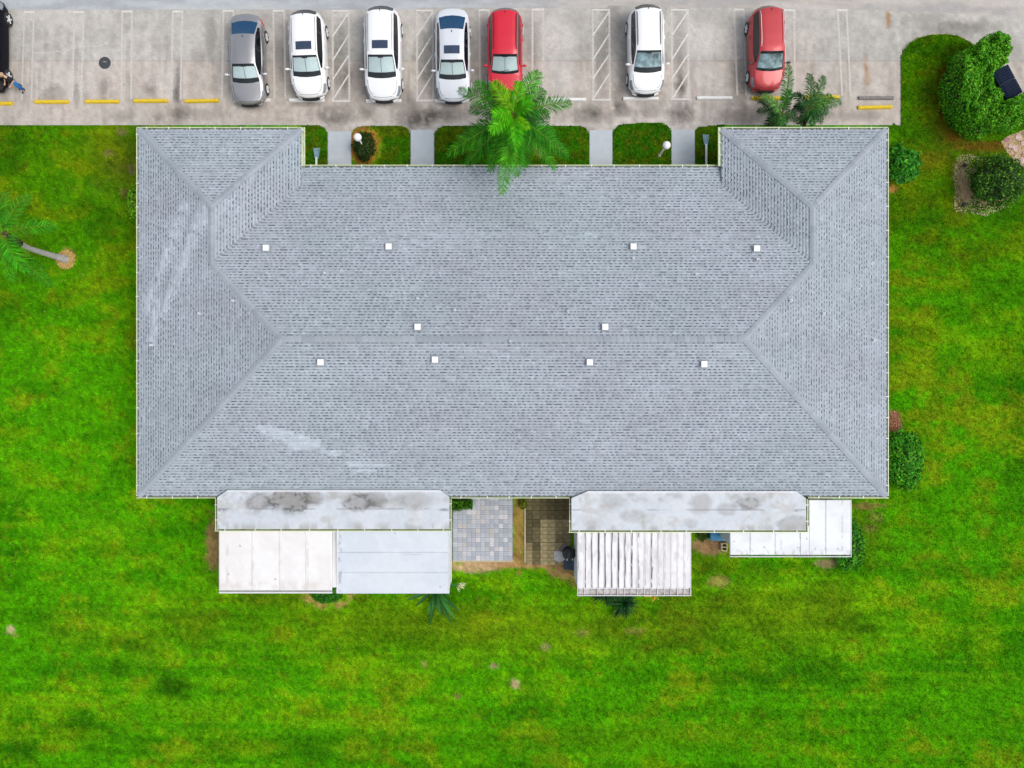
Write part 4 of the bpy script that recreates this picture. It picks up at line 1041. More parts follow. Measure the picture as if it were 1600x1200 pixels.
for i in range(13):
    for j in range(-1, 13):
        q = U(708 + (i + .5) * pxp, 782 + (j + .5) * pyp)
        if i < 4 and j < 1: continue
        me = pvt[LIGHT[(i, j)]] if (i, j) in LIGHT else (rnd.choice(pvt) if rnd.random() < .03 else rnd.choice(pv))
        o = bpy.data.objects.new('paver', me); COL.objects.link(o); o.parent = pp
        o.location = Vector((q.x, q.y, .075 + rnd.uniform(-.004, .004))) - pw; o.rotation_euler = (rnd.uniform(-.01, .01), rnd.uniform(-.01, .01), rnd.uniform(-.015, .015))

sp = thing('slab_patio', 'mossy old concrete slab patio with dark stains', 'patio', U(857, 835)); sp['kind'] = 'structure'
a, b = U(821, 882), U(897, 770)
MB().box(((a.x + b.x) / 2, (a.y + b.y) / 2, .02), (b.x - a.x, b.y - a.y, .04)).build('bedding', mat('mossy_joint', A(112, 102, 66), .95, .3, 8), sp)
sm = [mat('mossy_slab', A(*c_), .95, .35, 5, bump=.3) for c_ in [(134, 120, 84), (150, 136, 98), (112, 100, 68), (170, 155, 114), (90, 82, 54), (206, 192, 168)]]
xsx = [821.5, 832, 844, 856, 868, 880, 892]; ysy = [773, 784, 797, 811, 823, 835, 847, 859, 871, 882]
sw_ = parent_world(sp)
for i in range(6):
    for j in range(9):
        a, b = U(xsx[i], ysy[j + 1]), U(xsx[i + 1], ysy[j])
        if i == 5 and j > 7: continue
        dk = 4 if (i == 0 and 2 <= j <= 5) or (i == 1 and j in (3, 6)) else (2 if j < 3 or i == 1 else (3 if i in (2, 3) and j > 2 else rnd.choice([0, 1, 1, 3])))
        if (i, j) == (4, 7): dk = 5
        me = shared_box(b.x - a.x - .012, b.y - a.y - .012, .05, sm[dk], 'slab')
        o = bpy.data.objects.new('slab', me); COL.objects.link(o); o.parent = sp
        o.location = Vector(((a.x + b.x) / 2, (a.y + b.y) / 2, .06 + rnd.uniform(-.008, .006))) - sw_; o.rotation_euler = (rnd.uniform(-.012, .012), rnd.uniform(-.012, .012), rnd.uniform(-.02, .02))
p0, p1 = U(820.3, 772), U(820.3, 878); MB().box((p0.x, (p0.y + p1.y) / 2, .05), (.07, p0.y - p1.y, .1)).build('edging', M['beige'], sp)

# paler loose paver on the slabs
p = U(874, 866)
tag(MB().prism([U(865, 860)[:2], U(881, 861)[:2], U(883, 874)[:2], U(873, 878)[:2], U(866, 874)[:2]], .085, .125, 0, .01).build('loose_paver', pt_[0]), 'pale loose paver lying beside the black barbecue', 'paver')

# barbecue
p = U(887, 858)
t = thing('barbecue', 'black kettle barbecue with a steel handle beside the ribbed roof', 'barbecue', p)
MB().lathe([(.05, .55), (.22, .58), (.33, .72), (.35, .82)], p, 20).build('bowl', M['grill'], t, True)
ld = MB().lathe([(.355, .825), (.33, .95), (.22, 1.05), (.08, 1.09), (.02, 1.095)], p, 20).build('lid', M['grill'], t, True)
hp = [p + Vector((-.14 * math.cos(a) + .02, -.30 + .16 * math.sin(a), .98)) for a in np.linspace(-.2, 3.3, 8)]
MB().tube(hp, .028, 6).build('lid_handle', M['steel'], ld)
for k in range(3):
    a = k * 2.094 + .4; MB().tube([p + Vector((.22 * math.cos(a), .22 * math.sin(a), .62)), p + Vector((.34 * math.cos(a), .34 * math.sin(a), .06))], .016, 6).build('leg', M['steel'], t)
MB().box((p.x - .3, p.y + .28, .80), (.5, .22, .03), .7).build('side_shelf', M['grill'], t)
p = U(889, 883); tag(MB().prism([U(881, 874)[:2], U(897, 874)[:2], U(897, 891)[:2], U(881, 889)[:2]], .05, .07, 0, .01).build('door_mat', M['mat_slate']), 'slate blue mat on the ground below the black barbecue', 'mat')

# things in the gap right of the ribbed roof
p = U(1117, 833)
t = thing('storage_box', 'blue plastic storage box tucked under the eave', 'storage box', p)
MB().box((p.x, p.y, .22), (.68, .5, .44), 0, 0, 1.03).build('tub', M['bluebox'], t); MB().box((p.x, p.y, .47), (.74, .56, .06), 0, 0, .97).build('lid', M['bluebox'], t)
p = U(1129.5, 853)
t = thing('concrete_block', 'beige hollow concrete block standing by the L-shaped patio room', 'block', p)
MB().box((p.x, p.y, .02), (.30, .40, .04)).box((p.x - .13, p.y, .16), (.04, .4, .24)).box((p.x + .13, p.y, .16), (.04, .4, .24)).box((p.x, p.y - .18, .16), (.22, .04, .24)).box((p.x, p.y + .18, .16), (.22, .04, .24)).box((p.x, p.y, .16), (.22, .04, .24)).build('shell', M['beige'], t)


# ================================================================ FOLIAGE
def leaf_cloud(name, P, Nn, size, cols, parent, aspect=.5, jit=.7, seed=1):
    r = np.random.default_rng(seed); n = len(P)
    Nn = Nn + r.normal(0, jit, (n, 3)); Nn /= np.linalg.norm(Nn, axis=1)[:, None] + 1e-9
    T = r.normal(0, 1, (n, 3)); T -= Nn * (T * Nn).sum(1)[:, None]; T /= np.linalg.norm(T, axis=1)[:, None] + 1e-9
    B = np.cross(Nn, T); s = size * r.uniform(.6, 1.4, n)[:, None]
    V = np.empty((n, 4, 3)); V[:, 0] = P - T * s; V[:, 1] = P + B * s * aspect - Nn * s * .12; V[:, 2] = P + T * s; V[:, 3] = P - B * s * aspect - Nn * s * .12
    return np_mesh(name, V.reshape(-1, 3), np.arange(n * 4).reshape(-1, 4), M['leaf'], np.repeat(cols, 4, 0), parent)


def leaf_cols(n, base, r, spread=.35, young=None, py=.15):
    c = np.tile(lin(base) / EXPO, (n, 1)) * np.exp(r.normal(0, spread, n))[:, None]
    if young is not None:
        k = r.random(n) < py; c[k] = lin(young) / EXPO * r.uniform(.8, 1.2, k.sum())[:, None]
    return np.clip(c, 0, .7)


def dome_bush(name, label, cat, px, py, rx, ry, h, n, size, base, young, seed, group=None, bumps=.12, stems=True):
    """rx, ry in metres"""
    r = np.random.default_rng(seed); p = U(px, py)
    t = thing(name, label, cat, p, group)
    th = r.uniform(0, 2 * np.pi, n); u = r.uniform(-.05, 1, n); q = np.sqrt(np.clip(1 - u * u, 0, 1))
    D = np.stack([np.cos(th) * q, np.sin(th) * q, u], 1)
    k = 1 + bumps * (fbm(th * 2.2 + 9, u * 5 + 9, seed, 3) - .5) * 4
    rr = k * r.uniform(.80, 1.05, n)
    P = np.stack([p.x + D[:, 0] * rx * rr, p.y + D[:, 1] * ry * rr, h * .42 + D[:, 2] * h * .55 * rr], 1)
    P[:, 2] = np.maximum(P[:, 2], .05)
    leaf_cloud('foliage', P, D * np.array([.7, .7, 1.0]) + np.array([0, 0, .5]), size, leaf_cols(n, base, r, .38, young), t, .5, .55, seed + 1)
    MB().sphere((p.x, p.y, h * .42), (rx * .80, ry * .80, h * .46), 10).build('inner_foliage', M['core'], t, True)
    if stems:
        for i in range(3):
            a = i * 2.1; MB().tube([(p.x + .1 * math.cos(a), p.y + .1 * math.sin(a), -.02), (p.x + .25 * rx * math.cos(a), p.y + .25 * ry * math.sin(a), h * .4)], .03, 6).build('stem', M['stem_brown'], t)
    return t


RS = dome_bush('round_shrub', 'large rounded dark green shrub in the tan mulch bed below the hedge', 'shrub', 1536, 290, 1.28, 1.25, 1.9, 6500, .058, (48, 96, 18), (120, 176, 40), 401, bumps=.24)
for k_ in range(14):
    p = U(1536, 290); a_ = rnd.uniform(0, 6.28); q = p + Vector((.16, -.02, 0)); d_ = Vector((math.cos(a_), math.sin(a_), 0)) * rnd.uniform(.15, .42)
    MB().tube([q + Vector((0, 0, 1.2)), q + d_ * .6 + Vector((0, 0, 1.9)), q + d_ + Vector((0, 0, 2.02))], [.022, .014, .006], 5).build('twig', M['stem_brown'], RS)
dome_bush('shrub', 'leafy shrub against the upper right wall of the building', 'shrub', 1400, 262, .86, .86, 1.2, 1500, .11, (48, 136, 18), (110, 200, 40), 411, bumps=.25)
dome_bush('shrub', 'oval shrub at the lower right corner of the building', 'shrub', 1400, 716, .98, 1.55, 1.3, 4200, .075, (60, 150, 14), (130, 200, 30), 421, bumps=.15)
dome_bush('shrub', 'shrub growing beside and under the L-shaped white roof', 'shrub', 1318, 846, .85, 1.25, .9, 2600, .08, (56, 138, 16), (120, 190, 30), 431, bumps=.2)
dome_bush('shrub', 'dark shrub under the globe lamp on the front island', 'shrub', 571, 232, .52, .72, .75, 2200, .05, (38, 62, 14), (84, 108, 30), 441, bumps=.2)
dome_bush('low_shrub', 'low green shrub inside the mulch arc between the two panel roofs', 'shrub', 511, 922, .78, .62, .45, 2200, .05, (48, 130, 16), (90, 170, 40), 451)
dome_bush('low_shrub', 'small weedy plant in the gap beside the blue storage box', 'plant', 1096, 832, .28, .4, .5, 500, .05, (60, 96, 18), (120, 140, 40), 461)
dome_bush('shrub', 'yellowing little plant at the top of the dry strip between the patios', 'plant', 817, 786, .2, .3, .4, 350, .05, (96, 112, 14), (140, 140, 30), 471)
dome_bush('low_shrub', 'bright weed at the left wall of the building near its upper corner', 'plant', 212, 318, .28, .85, .5, 800, .05, (110, 180, 14), (170, 210, 30), 481)


def box_hedge(name, label, polypx, z1, n, ns, size, base, young, seed, zfun=None, parentloc=None):
    r = np.random.default_rng(seed); xs = [p[0] for p in polypx]; ys = [p[1] for p in polypx]
    c = U(sum(xs) / len(xs), sum(ys) / len(ys)); t = thing(name, label, 'hedge', c)
    W = [U(x, y, z1) for x, y in polypx]
    P = []; Nn = []
    X = r.uniform(min(xs), max(xs), n * 4); Y = r.uniform(min(ys), max(ys), n * 4); k = in_poly(X, Y, polypx); X, Y = X[k][:n], Y[k][:n]
    kz = S * (1 - z1 / H); bump = (fbm(X / 10, Y / 10, seed, 3) - .5)
    P.append(np.stack([(X - NX) * kz, (NY - Y) * kz, z1 - .10 + .95 * bump + r.uniform(-.12, .08, len(X))], 1)); Nn.append(np.tile([0, 0, 1.0], (len(X), 1)))
    m = len(W); Ls = [(W[(i + 1) % m] - W[i]).length for i in range(m)]; tot = sum(Ls)
    cx = sum(w.x for w in W) / m; cy = sum(w.y for w in W) / m
    for i in range(m):
        k = int(ns * Ls[i] / tot); f = r.random(k)[:, None]; q = np.array(W[i]) * (1 - f) + np.array(W[(i + 1) % m]) * f
        d = np.array(W[(i + 1) % m] - W[i]); nn = np.array([d[1], -d[0], 0]) / (np.linalg.norm(d) + 1e-9)
        a = sum(W[j].x * W[(j + 1) % m].y - W[(j + 1) % m].x * W[j].y for j in range(m))
        if a < 0: nn = -nn
        q[:, 2] = r.uniform(.06, z1, k); q[:, :2] += nn[:2] * (r.uniform(-.12, .07, k) + .10 * np.sin(q[:, 0] * 3.1 + q[:, 1] * 2.3 + q[:, 2] * 2))[:, None]
        q[:, :2] -= nn[:2] * np.clip((q[:, 2] - z1 + .25) / .25, 0, 1)[:, None] * .12
        P.append(q); Nn.append(np.tile(nn + np.array([0, 0, .4]), (k, 1)))
    P = np.concatenate(P); Nn = np.concatenate(Nn)
    leaf_cloud('foliage', P, Nn, size, leaf_cols(len(P), base, r, .36, young, .22), t, .5, .55, seed + 2)
    mb = MB(); sh = [(cx + (w.x - cx) * .93, cy + (w.y - cy) * .93) for w in W]
    # core follows the outline slightly inset
    inn = []
    for i in range(m):
        d1 = (W[i] - W[i - 1]).normalized(); d2 = (W[(i + 1) % m] - W[i]).normalized(); nn = Vector((-(d1.y + d2.y), d1.x + d2.x, 0))
        if nn.length < 1e-3: nn = Vector((-d1.y, d1.x, 0))
        nn.normalize(); s_ = 1 if a > 0 else -1
        inn.append((W[i].x + nn.x * .16 * s_, W[i].y + nn.y * .16 * s_))
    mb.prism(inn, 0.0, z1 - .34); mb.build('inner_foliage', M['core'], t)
    return t


HEDGE = [(1520, 70), (1545, 59), (1561, 47), (1572, 50), (1580, 62), (1584, 78), (1573, 90), (1573, 99), (1551, 110), (1556, 124), (1564, 142), (1571, 157), (1600, 146), (1650, 128), (1655, 176), (1600, 188), (1574, 195), (1550, 197), (1528, 188), (1513, 170), (1507, 148), (1504, 118), (1507, 94)]
box_hedge('hedge', 'tall bright green clipped hedge wrapped round the dumpster', HEDGE, 2.0, 24000, 12000, .052, (74, 160, 14), (150, 222, 44), 501)
box_hedge('box_hedge', 'small clipped hedge in the upper left corner of the paver patio', [(706, 783), (738, 783), (738, 796), (707, 797)], .75, 1400, 1200, .045, (60, 116, 14), (100, 160, 30), 511)

# dumpster
c = U(1574.5, 128.5, 1.45); ang = math.atan2(-(145 - 101), (1598 - 1574.5)); base = Vector((c.x, c.y, 0))
t = thing('dumpster', 'dark dumpster with two ribbed lids half hidden in the hedge', 'dumpster', base)
MB().box((c.x, c.y, .72), (1.52, .82, 1.36), ang, 0, 1.02).build('body', M['binbody'], t)
e = Vector((math.cos(ang), math.sin(ang), 0)); f_ = Vector((-e.y, e.x, 0))
for s_ in (-1, 1):
    q = c + e * s_ * .40
    mb = MB().box((q.x, q.y, 1.43), (.77, .86, .05), ang)
    for k in range(6):
        w = q + e * (-.31 + k * .124); mb.box((w.x, w.y, 1.49), (.055, .82, .10), ang, 0, .8)
    mb.build('lid', M['bin'], t)
for s_ in (-1, 1):
    q = c + f_ * s_ * .46; MB().box((q.x, q.y, 1.0), (1.2, .07, .14), ang).build('lift_pocket', M['binbody'], t)


# mulch beds with chips
def mulch_bed(label, poly, base, chip, n, seed):
    r = np.random.default_rng(seed); xs = [p[0] for p in poly]; ys = [p[1] for p in poly]
    P = [U(*p) for p in poly]; cx = sum(p.x for p in P) / len(P); cy = sum(p.y for p in P) / len(P)
    X = r.uniform(min(xs), max(xs), n * 3); Y = r.uniform(min(ys), max(ys), n * 3); k = in_poly(X, Y, poly); X, Y = X[k][:n], Y[k][:n]; n = len(X)
    a = r.uniform(0, 6.28, n); l = r.uniform(.012, .035, n); w = l * r.uniform(.25, .6, n); tl = r.normal(0, .25, n)
    px = (X - NX) * S; py = (NY - Y) * S; pz = .062 + r.uniform(0, .03, n)
    ca, sa = np.cos(a), np.sin(a); V = np.empty((n, 4, 3))
    for q, (su, sv) in enumerate(((-1, -1), (1, -1), (1, 1), (-1, 1))):
        V[:, q] = np.stack([px + su * l * ca - sv * w * sa, py + su * l * sa + sv * w * ca, pz + su * l * tl], 1)
    col = np.clip(np.tile(lin(chip) / EXPO, (n, 1)) * np.exp(r.normal(0, .22, n))[:, None], 0, .7)
    tot_v = [(cx, cy, .06)] + [(p.x, p.y, .036) for p in P]; m = len(P)
    Vb = np.array(tot_v); Fb = [(0, 1 + i, 1 + (i + 1) % m, 1 + (i + 1) % m) for i in range(m)]
    me_v = np.concatenate([Vb, V.reshape(-1, 3)]); me_c = np.concatenate([np.tile(lin(base) / EXPO, (len(Vb), 1)), np.repeat(col, 4, 0)])
    me = bpy.data.meshes.new('mulch_bed')
    ar = sum(P[i].x * P[(i + 1) % m].y - P[(i + 1) % m].x * P[i].y for i in range(m))
    tri = [(0, 1 + i, 1 + (i + 1) % m) if ar > 0 else (0, 1 + (i + 1) % m, 1 + i) for i in range(m)]
    me.from_pydata([tuple(v) for v in me_v], [], tri + [tuple(range(1 + m + 4 * i, 1 + m + 4 * i + 4)) for i in range(n)])
    at = me.color_attributes.new('Col', 'FLOAT_COLOR', 'POINT'); cc = np.ones((len(me_v), 4), np.float32); cc[:, :3] = me_c; at.data.foreach_set('color', cc.ravel())
    me.materials.append(M['soil']); me.update()
    o = bpy.data.objects.new('mulch_bed', me); COL.objects.link(o); tag(o, label, 'mulch bed', kind='stuff')


mulch_bed('tan mulch bed round the large rounded shrub', [(1494, 244), (1510, 241), (1535, 246), (1570, 262), (1585, 290), (1570, 322), (1563, 328), (1540, 338), (1515, 334), (1492, 331), (1488, 318), (1492, 300), (1487, 278)], (214, 180, 136), (226, 200, 162), 2600, 601)
mulch_bed('ring of tan straw at the foot of the leaning palm', [(104 + 15 * math.cos(a), 406 + 15 * math.sin(a)) for a in np.linspace(0, 6.28, 15)[:-1]], (190, 152, 86), (206, 172, 106), 1600, 611)
mulch_bed('patch of red-brown bark above the oval shrub', [(1386, 640), (1396, 641), (1406, 655), (1410, 678), (1386, 676)], (128, 84, 62), (176, 128, 100), 500, 621)
for px, py, l in [(1503, 260, 'upper of the two small dark path lights in the tan mulch bed'), (1502, 321, 'lower of the two small dark path lights in the tan mulch bed')]:
    p = U(px, py); t = thing('path_light', l, 'path light', p, 'small path lights in the mulch bed')
    MB().lathe([(.02, 0), (.02, .22)], p, 8).build('stake', M['trim'], t); MB().lathe([(.11, .20), (.10, .26), (.03, .31)], p, 12).build('cap', M['trim'], t)

# pinkish flagstones at the right edge
fs = thing('flagstone_path', 'path of pinkish flagstones at the right edge below the hedge', 'path', U(1592, 235)); fs['kind'] = 'structure'
MB().prism([U(*p)[:2] for p in [(1563, 222), (1572, 214), (1600, 203), (1660, 190), (1660, 300), (1612, 268), (1596, 262), (1584, 250), (1572, 238)]], .0, .055).build('bedding', mat('tan_sand', A(210, 176, 146), .95, .15, 12, bump=.3), fs)
fm = [mat('flagstone', A(*c_), .9, .2, 10, bump=.2) for c_ in [(210, 160, 158), (222, 180, 176), (190, 138, 142), (222, 192, 186), (150, 108, 106)]]
for px, py, r_ in [(1572, 219, 5), (1590, 215, 7), (1602, 209, 6), (1585, 232, 6), (1597, 225, 5.5), (1602, 240, 7), (1586, 246, 3.5), (1597, 252, 6), (1612, 222, 7), (1614, 252, 7), (1615, 205, 7), (1625, 235, 8), (1577, 229, 4)]:
    p = [U(px + r_ * rnd.uniform(.8, 1.1) * math.cos(a), py + r_ * rnd.uniform(.7, 1.0) * math.sin(a))[:2] for a in np.linspace(0, 6.283, 8)[:-1]]
    MB().prism(p, .05, .075 + rnd.uniform(0, .012), 0, .015).build('flagstone', rnd.choice(fm), fs)


# ---- palms
def frond(parent, base, tip, arch, width, n, col, seed, droop=.5, rach=(120, 150, 40), lw=.020, twist=0.0):
    r = np.random.default_rng(seed); base = Vector(base); tip = Vector(tip)
    mid = (base + tip) / 2 + Vector((0, 0, arch))
    pts = [base * (1 - t) ** 2 + mid * 2 * t * (1 - t) + tip * t * t for t in np.linspace(0, 1, 13)]
    V = []; F = []; C_ = []; L_ = sum((pts[i + 1] - pts[i]).length for i in range(12))

    def at(t):
        return base * (1 - t) ** 2 + mid * 2 * t * (1 - t) + tip * t * t, (mid - base) * 2 * (1 - t) + (tip - mid) * 2 * t
    c0 = lin(col) / EXPO; cr = lin(rach) / EXPO
    # rachis
    for i, p in enumerate(pts):
        d = at(i / 12)[1].normalized(); s = d.cross(Vector((0, 0, 1))).normalized(); u = s.cross(d); w = .028 * (1 - i / 13) + .006
        for q in (s * w, u * w, -s * w): V.append(p + q); C_.append(cr)
    for i in range(12):
        for k in range(3): F.append((3 * i + k, 3 * i + (k + 1) % 3, 3 * i + 3 + (k + 1) % 3, 3 * i + 3 + k))
    for side in (-1, 1):
        for i in range(n):
            t = .10 + .90 * (i + r.uniform(-.3, .3)) / n; t = min(max(t, .08), 1)
            p, d = at(t); d.normalize(); s = d.cross(Vector((0, 0, 1))).normalized() * side; up = d.cross(s * side) * 1.0
            prof = (math.sin(math.pi * (0.12 + .80 * t)) ** .7) * (1 if t < .92 else .8)
            ll = width * prof * r.uniform(.82, 1.12)
            fwd = .45 + .8 * t + r.uniform(-.28, .28)
            dv = (s * 1.0 + d * fwd + Vector((0, 0, .25 + r.uniform(-.35, .35)))).normalized()
            m1 = p + dv * ll * .5; dv2 = (dv + Vector((0, 0, -droop * r.uniform(.6, 1.4)))).normalized(); e = m1 + dv2 * ll * .5
            wv = d * lw * r.uniform(.8, 1.2) + Vector((0, 0, .008 * r.uniform(-1, 1)))
            cc = c0 * 1.15 * math.exp(r.normal(0, .34)) * np.array([1 + .2 * r.normal(), 1, 1]).clip(.5, 1.6)
            o = len(V); V += [p - wv * .6, p + wv * .6, m1 + wv, m1 - wv, e]; C_ += [cc] * 5
            F += [(o, o + 1, o + 2, o + 3), (o + 3, o + 2, o + 4, o + 4)]
    V = np.array([tuple(v) for v in V]) - np.array(parent_world(parent)); me = bpy.data.meshes.new('frond')
    me.from_pydata([tuple(v) for v in V], [], [f if f[2] != f[3] else f[:3] for f in F])
    a = me.color_attributes.new('Col', 'FLOAT_COLOR', 'POINT'); cc = np.ones((len(V), 4), np.float32); cc[:, :3] = np.clip(np.array(C_), 0, .7); a.data.foreach_set('color', cc.ravel())
    me.materials.append(M['leaf']); me.update(); o = bpy.data.objects.new('frond', me); COL.objects.link(o); o.parent = parent
    return o


# big palm in front of the building
b0 = U(793, 236); cr = U(803, 182, 5.2)
pt = thing('palm_tree', 'large bright green palm leaning over the car park and the roof edge', 'palm tree', b0)
MB().tube([b0 + (cr - b0) * f + Vector((0.12 * math.sin(f * 3), 0, 0)) for f in np.linspace(0, .97, 9)], [.20, .17, .15, .14, .14, .13, .13, .14, .13], 10).build('trunk', M['trunk'], pt, True)
MB().tube([cr - Vector((0, 0, .6)), cr], [.13, .06], 8).build('crownshaft', mat('crownshaft_green', A(110, 140, 60), .5, .1), pt, True)
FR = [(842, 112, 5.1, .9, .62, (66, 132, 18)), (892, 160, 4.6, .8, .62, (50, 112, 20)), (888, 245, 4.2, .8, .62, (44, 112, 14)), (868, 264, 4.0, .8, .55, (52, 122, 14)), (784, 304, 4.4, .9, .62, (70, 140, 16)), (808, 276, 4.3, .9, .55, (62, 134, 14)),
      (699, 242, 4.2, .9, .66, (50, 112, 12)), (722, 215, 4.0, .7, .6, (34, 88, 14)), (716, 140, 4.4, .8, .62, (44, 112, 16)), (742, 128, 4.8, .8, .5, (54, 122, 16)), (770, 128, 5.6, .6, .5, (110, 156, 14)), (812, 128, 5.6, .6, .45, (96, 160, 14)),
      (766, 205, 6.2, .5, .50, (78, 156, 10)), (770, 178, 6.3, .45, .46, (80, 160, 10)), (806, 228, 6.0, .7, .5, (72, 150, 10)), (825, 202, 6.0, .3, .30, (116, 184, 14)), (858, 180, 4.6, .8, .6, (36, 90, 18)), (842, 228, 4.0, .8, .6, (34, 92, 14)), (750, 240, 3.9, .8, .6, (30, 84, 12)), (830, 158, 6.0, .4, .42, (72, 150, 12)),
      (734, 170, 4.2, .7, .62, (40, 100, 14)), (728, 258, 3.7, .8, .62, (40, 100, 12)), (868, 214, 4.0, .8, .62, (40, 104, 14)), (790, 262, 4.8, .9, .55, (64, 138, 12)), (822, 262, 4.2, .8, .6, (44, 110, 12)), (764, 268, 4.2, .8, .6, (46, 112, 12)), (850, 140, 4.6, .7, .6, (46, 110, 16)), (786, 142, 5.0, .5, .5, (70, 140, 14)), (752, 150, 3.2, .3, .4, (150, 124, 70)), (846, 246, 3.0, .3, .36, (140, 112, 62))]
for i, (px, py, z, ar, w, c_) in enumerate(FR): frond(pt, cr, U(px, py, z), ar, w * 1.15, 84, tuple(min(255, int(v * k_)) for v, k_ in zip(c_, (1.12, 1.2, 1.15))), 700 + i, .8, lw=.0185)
# leaning palm at the left edge
b0 = U(104, 405.5); cr = U(6, 366, 4.6)
pt = thing('palm_tree', 'palm with a bare grey leaning trunk at the left edge of the lawn', 'palm tree', b0)
tp = [U(104, 405.5, 0), U(88, 401, .6), U(66, 394.5, 1.6), U(44, 387.5, 2.7), U(28, 378.5, 3.6), U(16, 372, 4.1), U(6, 366, 4.6)]
tq = []; tr_ = []
for i in range(61):
    f = i / 60 * 6; k = min(int(f), 5); tq.append(tp[k].lerp(tp[k + 1], f - k)); tr_.append(float(np.interp(f, range(7), [.21, .15, .13, .12, .12, .11, .09])) * (1.05 if i % 2 else .96))
MB().tube(tq, tr_, 12).build('trunk', M['trunk'], pt)
MB().tube([U(31, 381, 3.5), U(18, 373, 4.05), U(4, 362, 4.7)], [.17, .19, .12], 9).build('boot', M['stem_brown'], pt, True)
for i, (px, py, z, ar, w, c_) in enumerate([(46, 304, 4.4, .7, .58, (54, 128, 16)), (88, 352, 4.2, .75, .56, (56, 134, 16)), (40, 424, 4.4, .6, .6, (60, 146, 14)), (82, 448, 3.7, .8, .6, (48, 118, 14)), (8, 300, 4.6, .8, .6, (44, 112, 14)), (-50, 330, 4.4, .8, .6, (50, 120, 14)), (-60, 400, 4.4, .8, .6, (50, 120, 14)), (-20, 440, 4.2, .8, .6, (50, 120, 14)), (20, 440, 4.0, .7, .58, (56, 136, 14)), (-20, 352, 5.4, .4, .4, (80, 156, 14))]):
    frond(pt, cr, U(px, py, z), ar, w * 1.15, 58, tuple(min(255, int(v * 1.2)) for v in c_), 760 + i, .8, lw=.0145)
# pair of small palms by the right wing
for (bx, by, cx, cy, cz), lab, fr_, sd in [((1214, 202, 1222, 178, 2.7), 'small palm nearest the salmon-red car, in front of the right wing',
        [(1232, 101, 3.2, .6, .42, (38, 104, 22)), (1192, 148, 3.2, .45, .36, (88, 128, 60)), (1178, 152, 2.4, .5, .40, (24, 62, 24)), (1184, 172, 2.2, .4, .40, (28, 66, 26)), (1206, 190, 2.4, .3, .42, (52, 96, 40)), (1222, 200, 2.4, .3, .42, (50, 104, 40)), (1232, 140, 2.8, .4, .40, (26, 72, 28)), (1246, 186, 2.3, .4, .42, (30, 70, 26)), (1196, 196, 2.0, .3, .4, (24, 60, 22))], 800),
        ((1255, 204, 1262, 172, 2.6), 'dark small palm in front of the right wing, right of its neighbour',
        [(1264, 115, 3.0, .6, .38, (34, 88, 30)), (1288, 119, 3.0, .6, .36, (62, 104, 50)), (1240, 146, 2.6, .4, .4, (24, 70, 28)), (1314, 158, 2.5, .45, .42, (62, 104, 52)), (1294, 174, 2.4, .4, .42, (46, 92, 40)), (1286, 188, 2.2, .3, .42, (46, 88, 44)), (1240, 168, 2.4, .3, .4, (16, 44, 16)), (1272, 196, 2.2, .3, .44, (40, 98, 32)), (1250, 194, 2.2, .3, .44, (22, 56, 20)), (1284, 146, 2.4, .4, .44, (20, 56, 22)), (1300, 150, 2.8, .4, .40, (66, 110, 40))], 830)]:
    b0 = U(bx, by); cr = U(cx, cy, cz); pt = thing('small_palm', lab, 'palm tree', b0, 'small palms in front of the right wing')
    MB().tube([b0 + (cr - b0) * f for f in np.linspace(0, 1, 6)], [.11, .09, .08, .075, .07, .05], 8).build('trunk', M['stem_brown'], pt, True)
    for i, (px, py, z, ar, w, c_) in enumerate(fr_): frond(pt, cr, U(px, py, z), ar, w * 1.2, 56, tuple(min(255, int(v * 1.18)) for v in c_), sd + i, 1.1, (90, 110, 50), lw=.0165)


# ---- strap-leaved plants
def strap_plant(name, label, px, py, leaves, w, col, seed, cat='plant'):
    r = np.random.default_rng(seed); p0 = U(px, py); t = thing(name, label, cat, p0)
    for (tx, ty, tz, arch, wf, cmul) in leaves:
        base = p0 + Vector((r.uniform(-.06, .06), r.uniform(-.06, .06), .12)); tip = U(tx, ty, tz); mid = (base + tip) / 2 + Vector((0, 0, arch)); V = []; F = []; C_ = []
        for i in range(9):
            f = i / 8; p = base * (1 - f) ** 2 + mid * 2 * f * (1 - f) + tip * f * f; d = ((mid - base) * (1 - f) + (tip - mid) * f).normalized(); s = d.cross(Vector((0, 0, 1))).normalized()
            ww = w * wf * (math.sin(math.pi * min(1, .10 + .9 * f)) ** .8 + .02); c0 = lin(col) / EXPO * cmul
            V += [p - s * ww + Vector((0, 0, ww * .35)), p, p + s * ww + Vector((0, 0, ww * .35))]; C_ += [c0, c0 * 1.35, c0]
        for i in range(8):
            for k in range(2): F.append((3 * i + k, 3 * i + k + 1, 3 * i + 4 + k, 3 * i + 3 + k))
        np_mesh('leaf', np.array([tuple(v) for v in V]), np.array(F), M['leaf'], np.clip(np.array(C_), 0, .7), t)
    return t


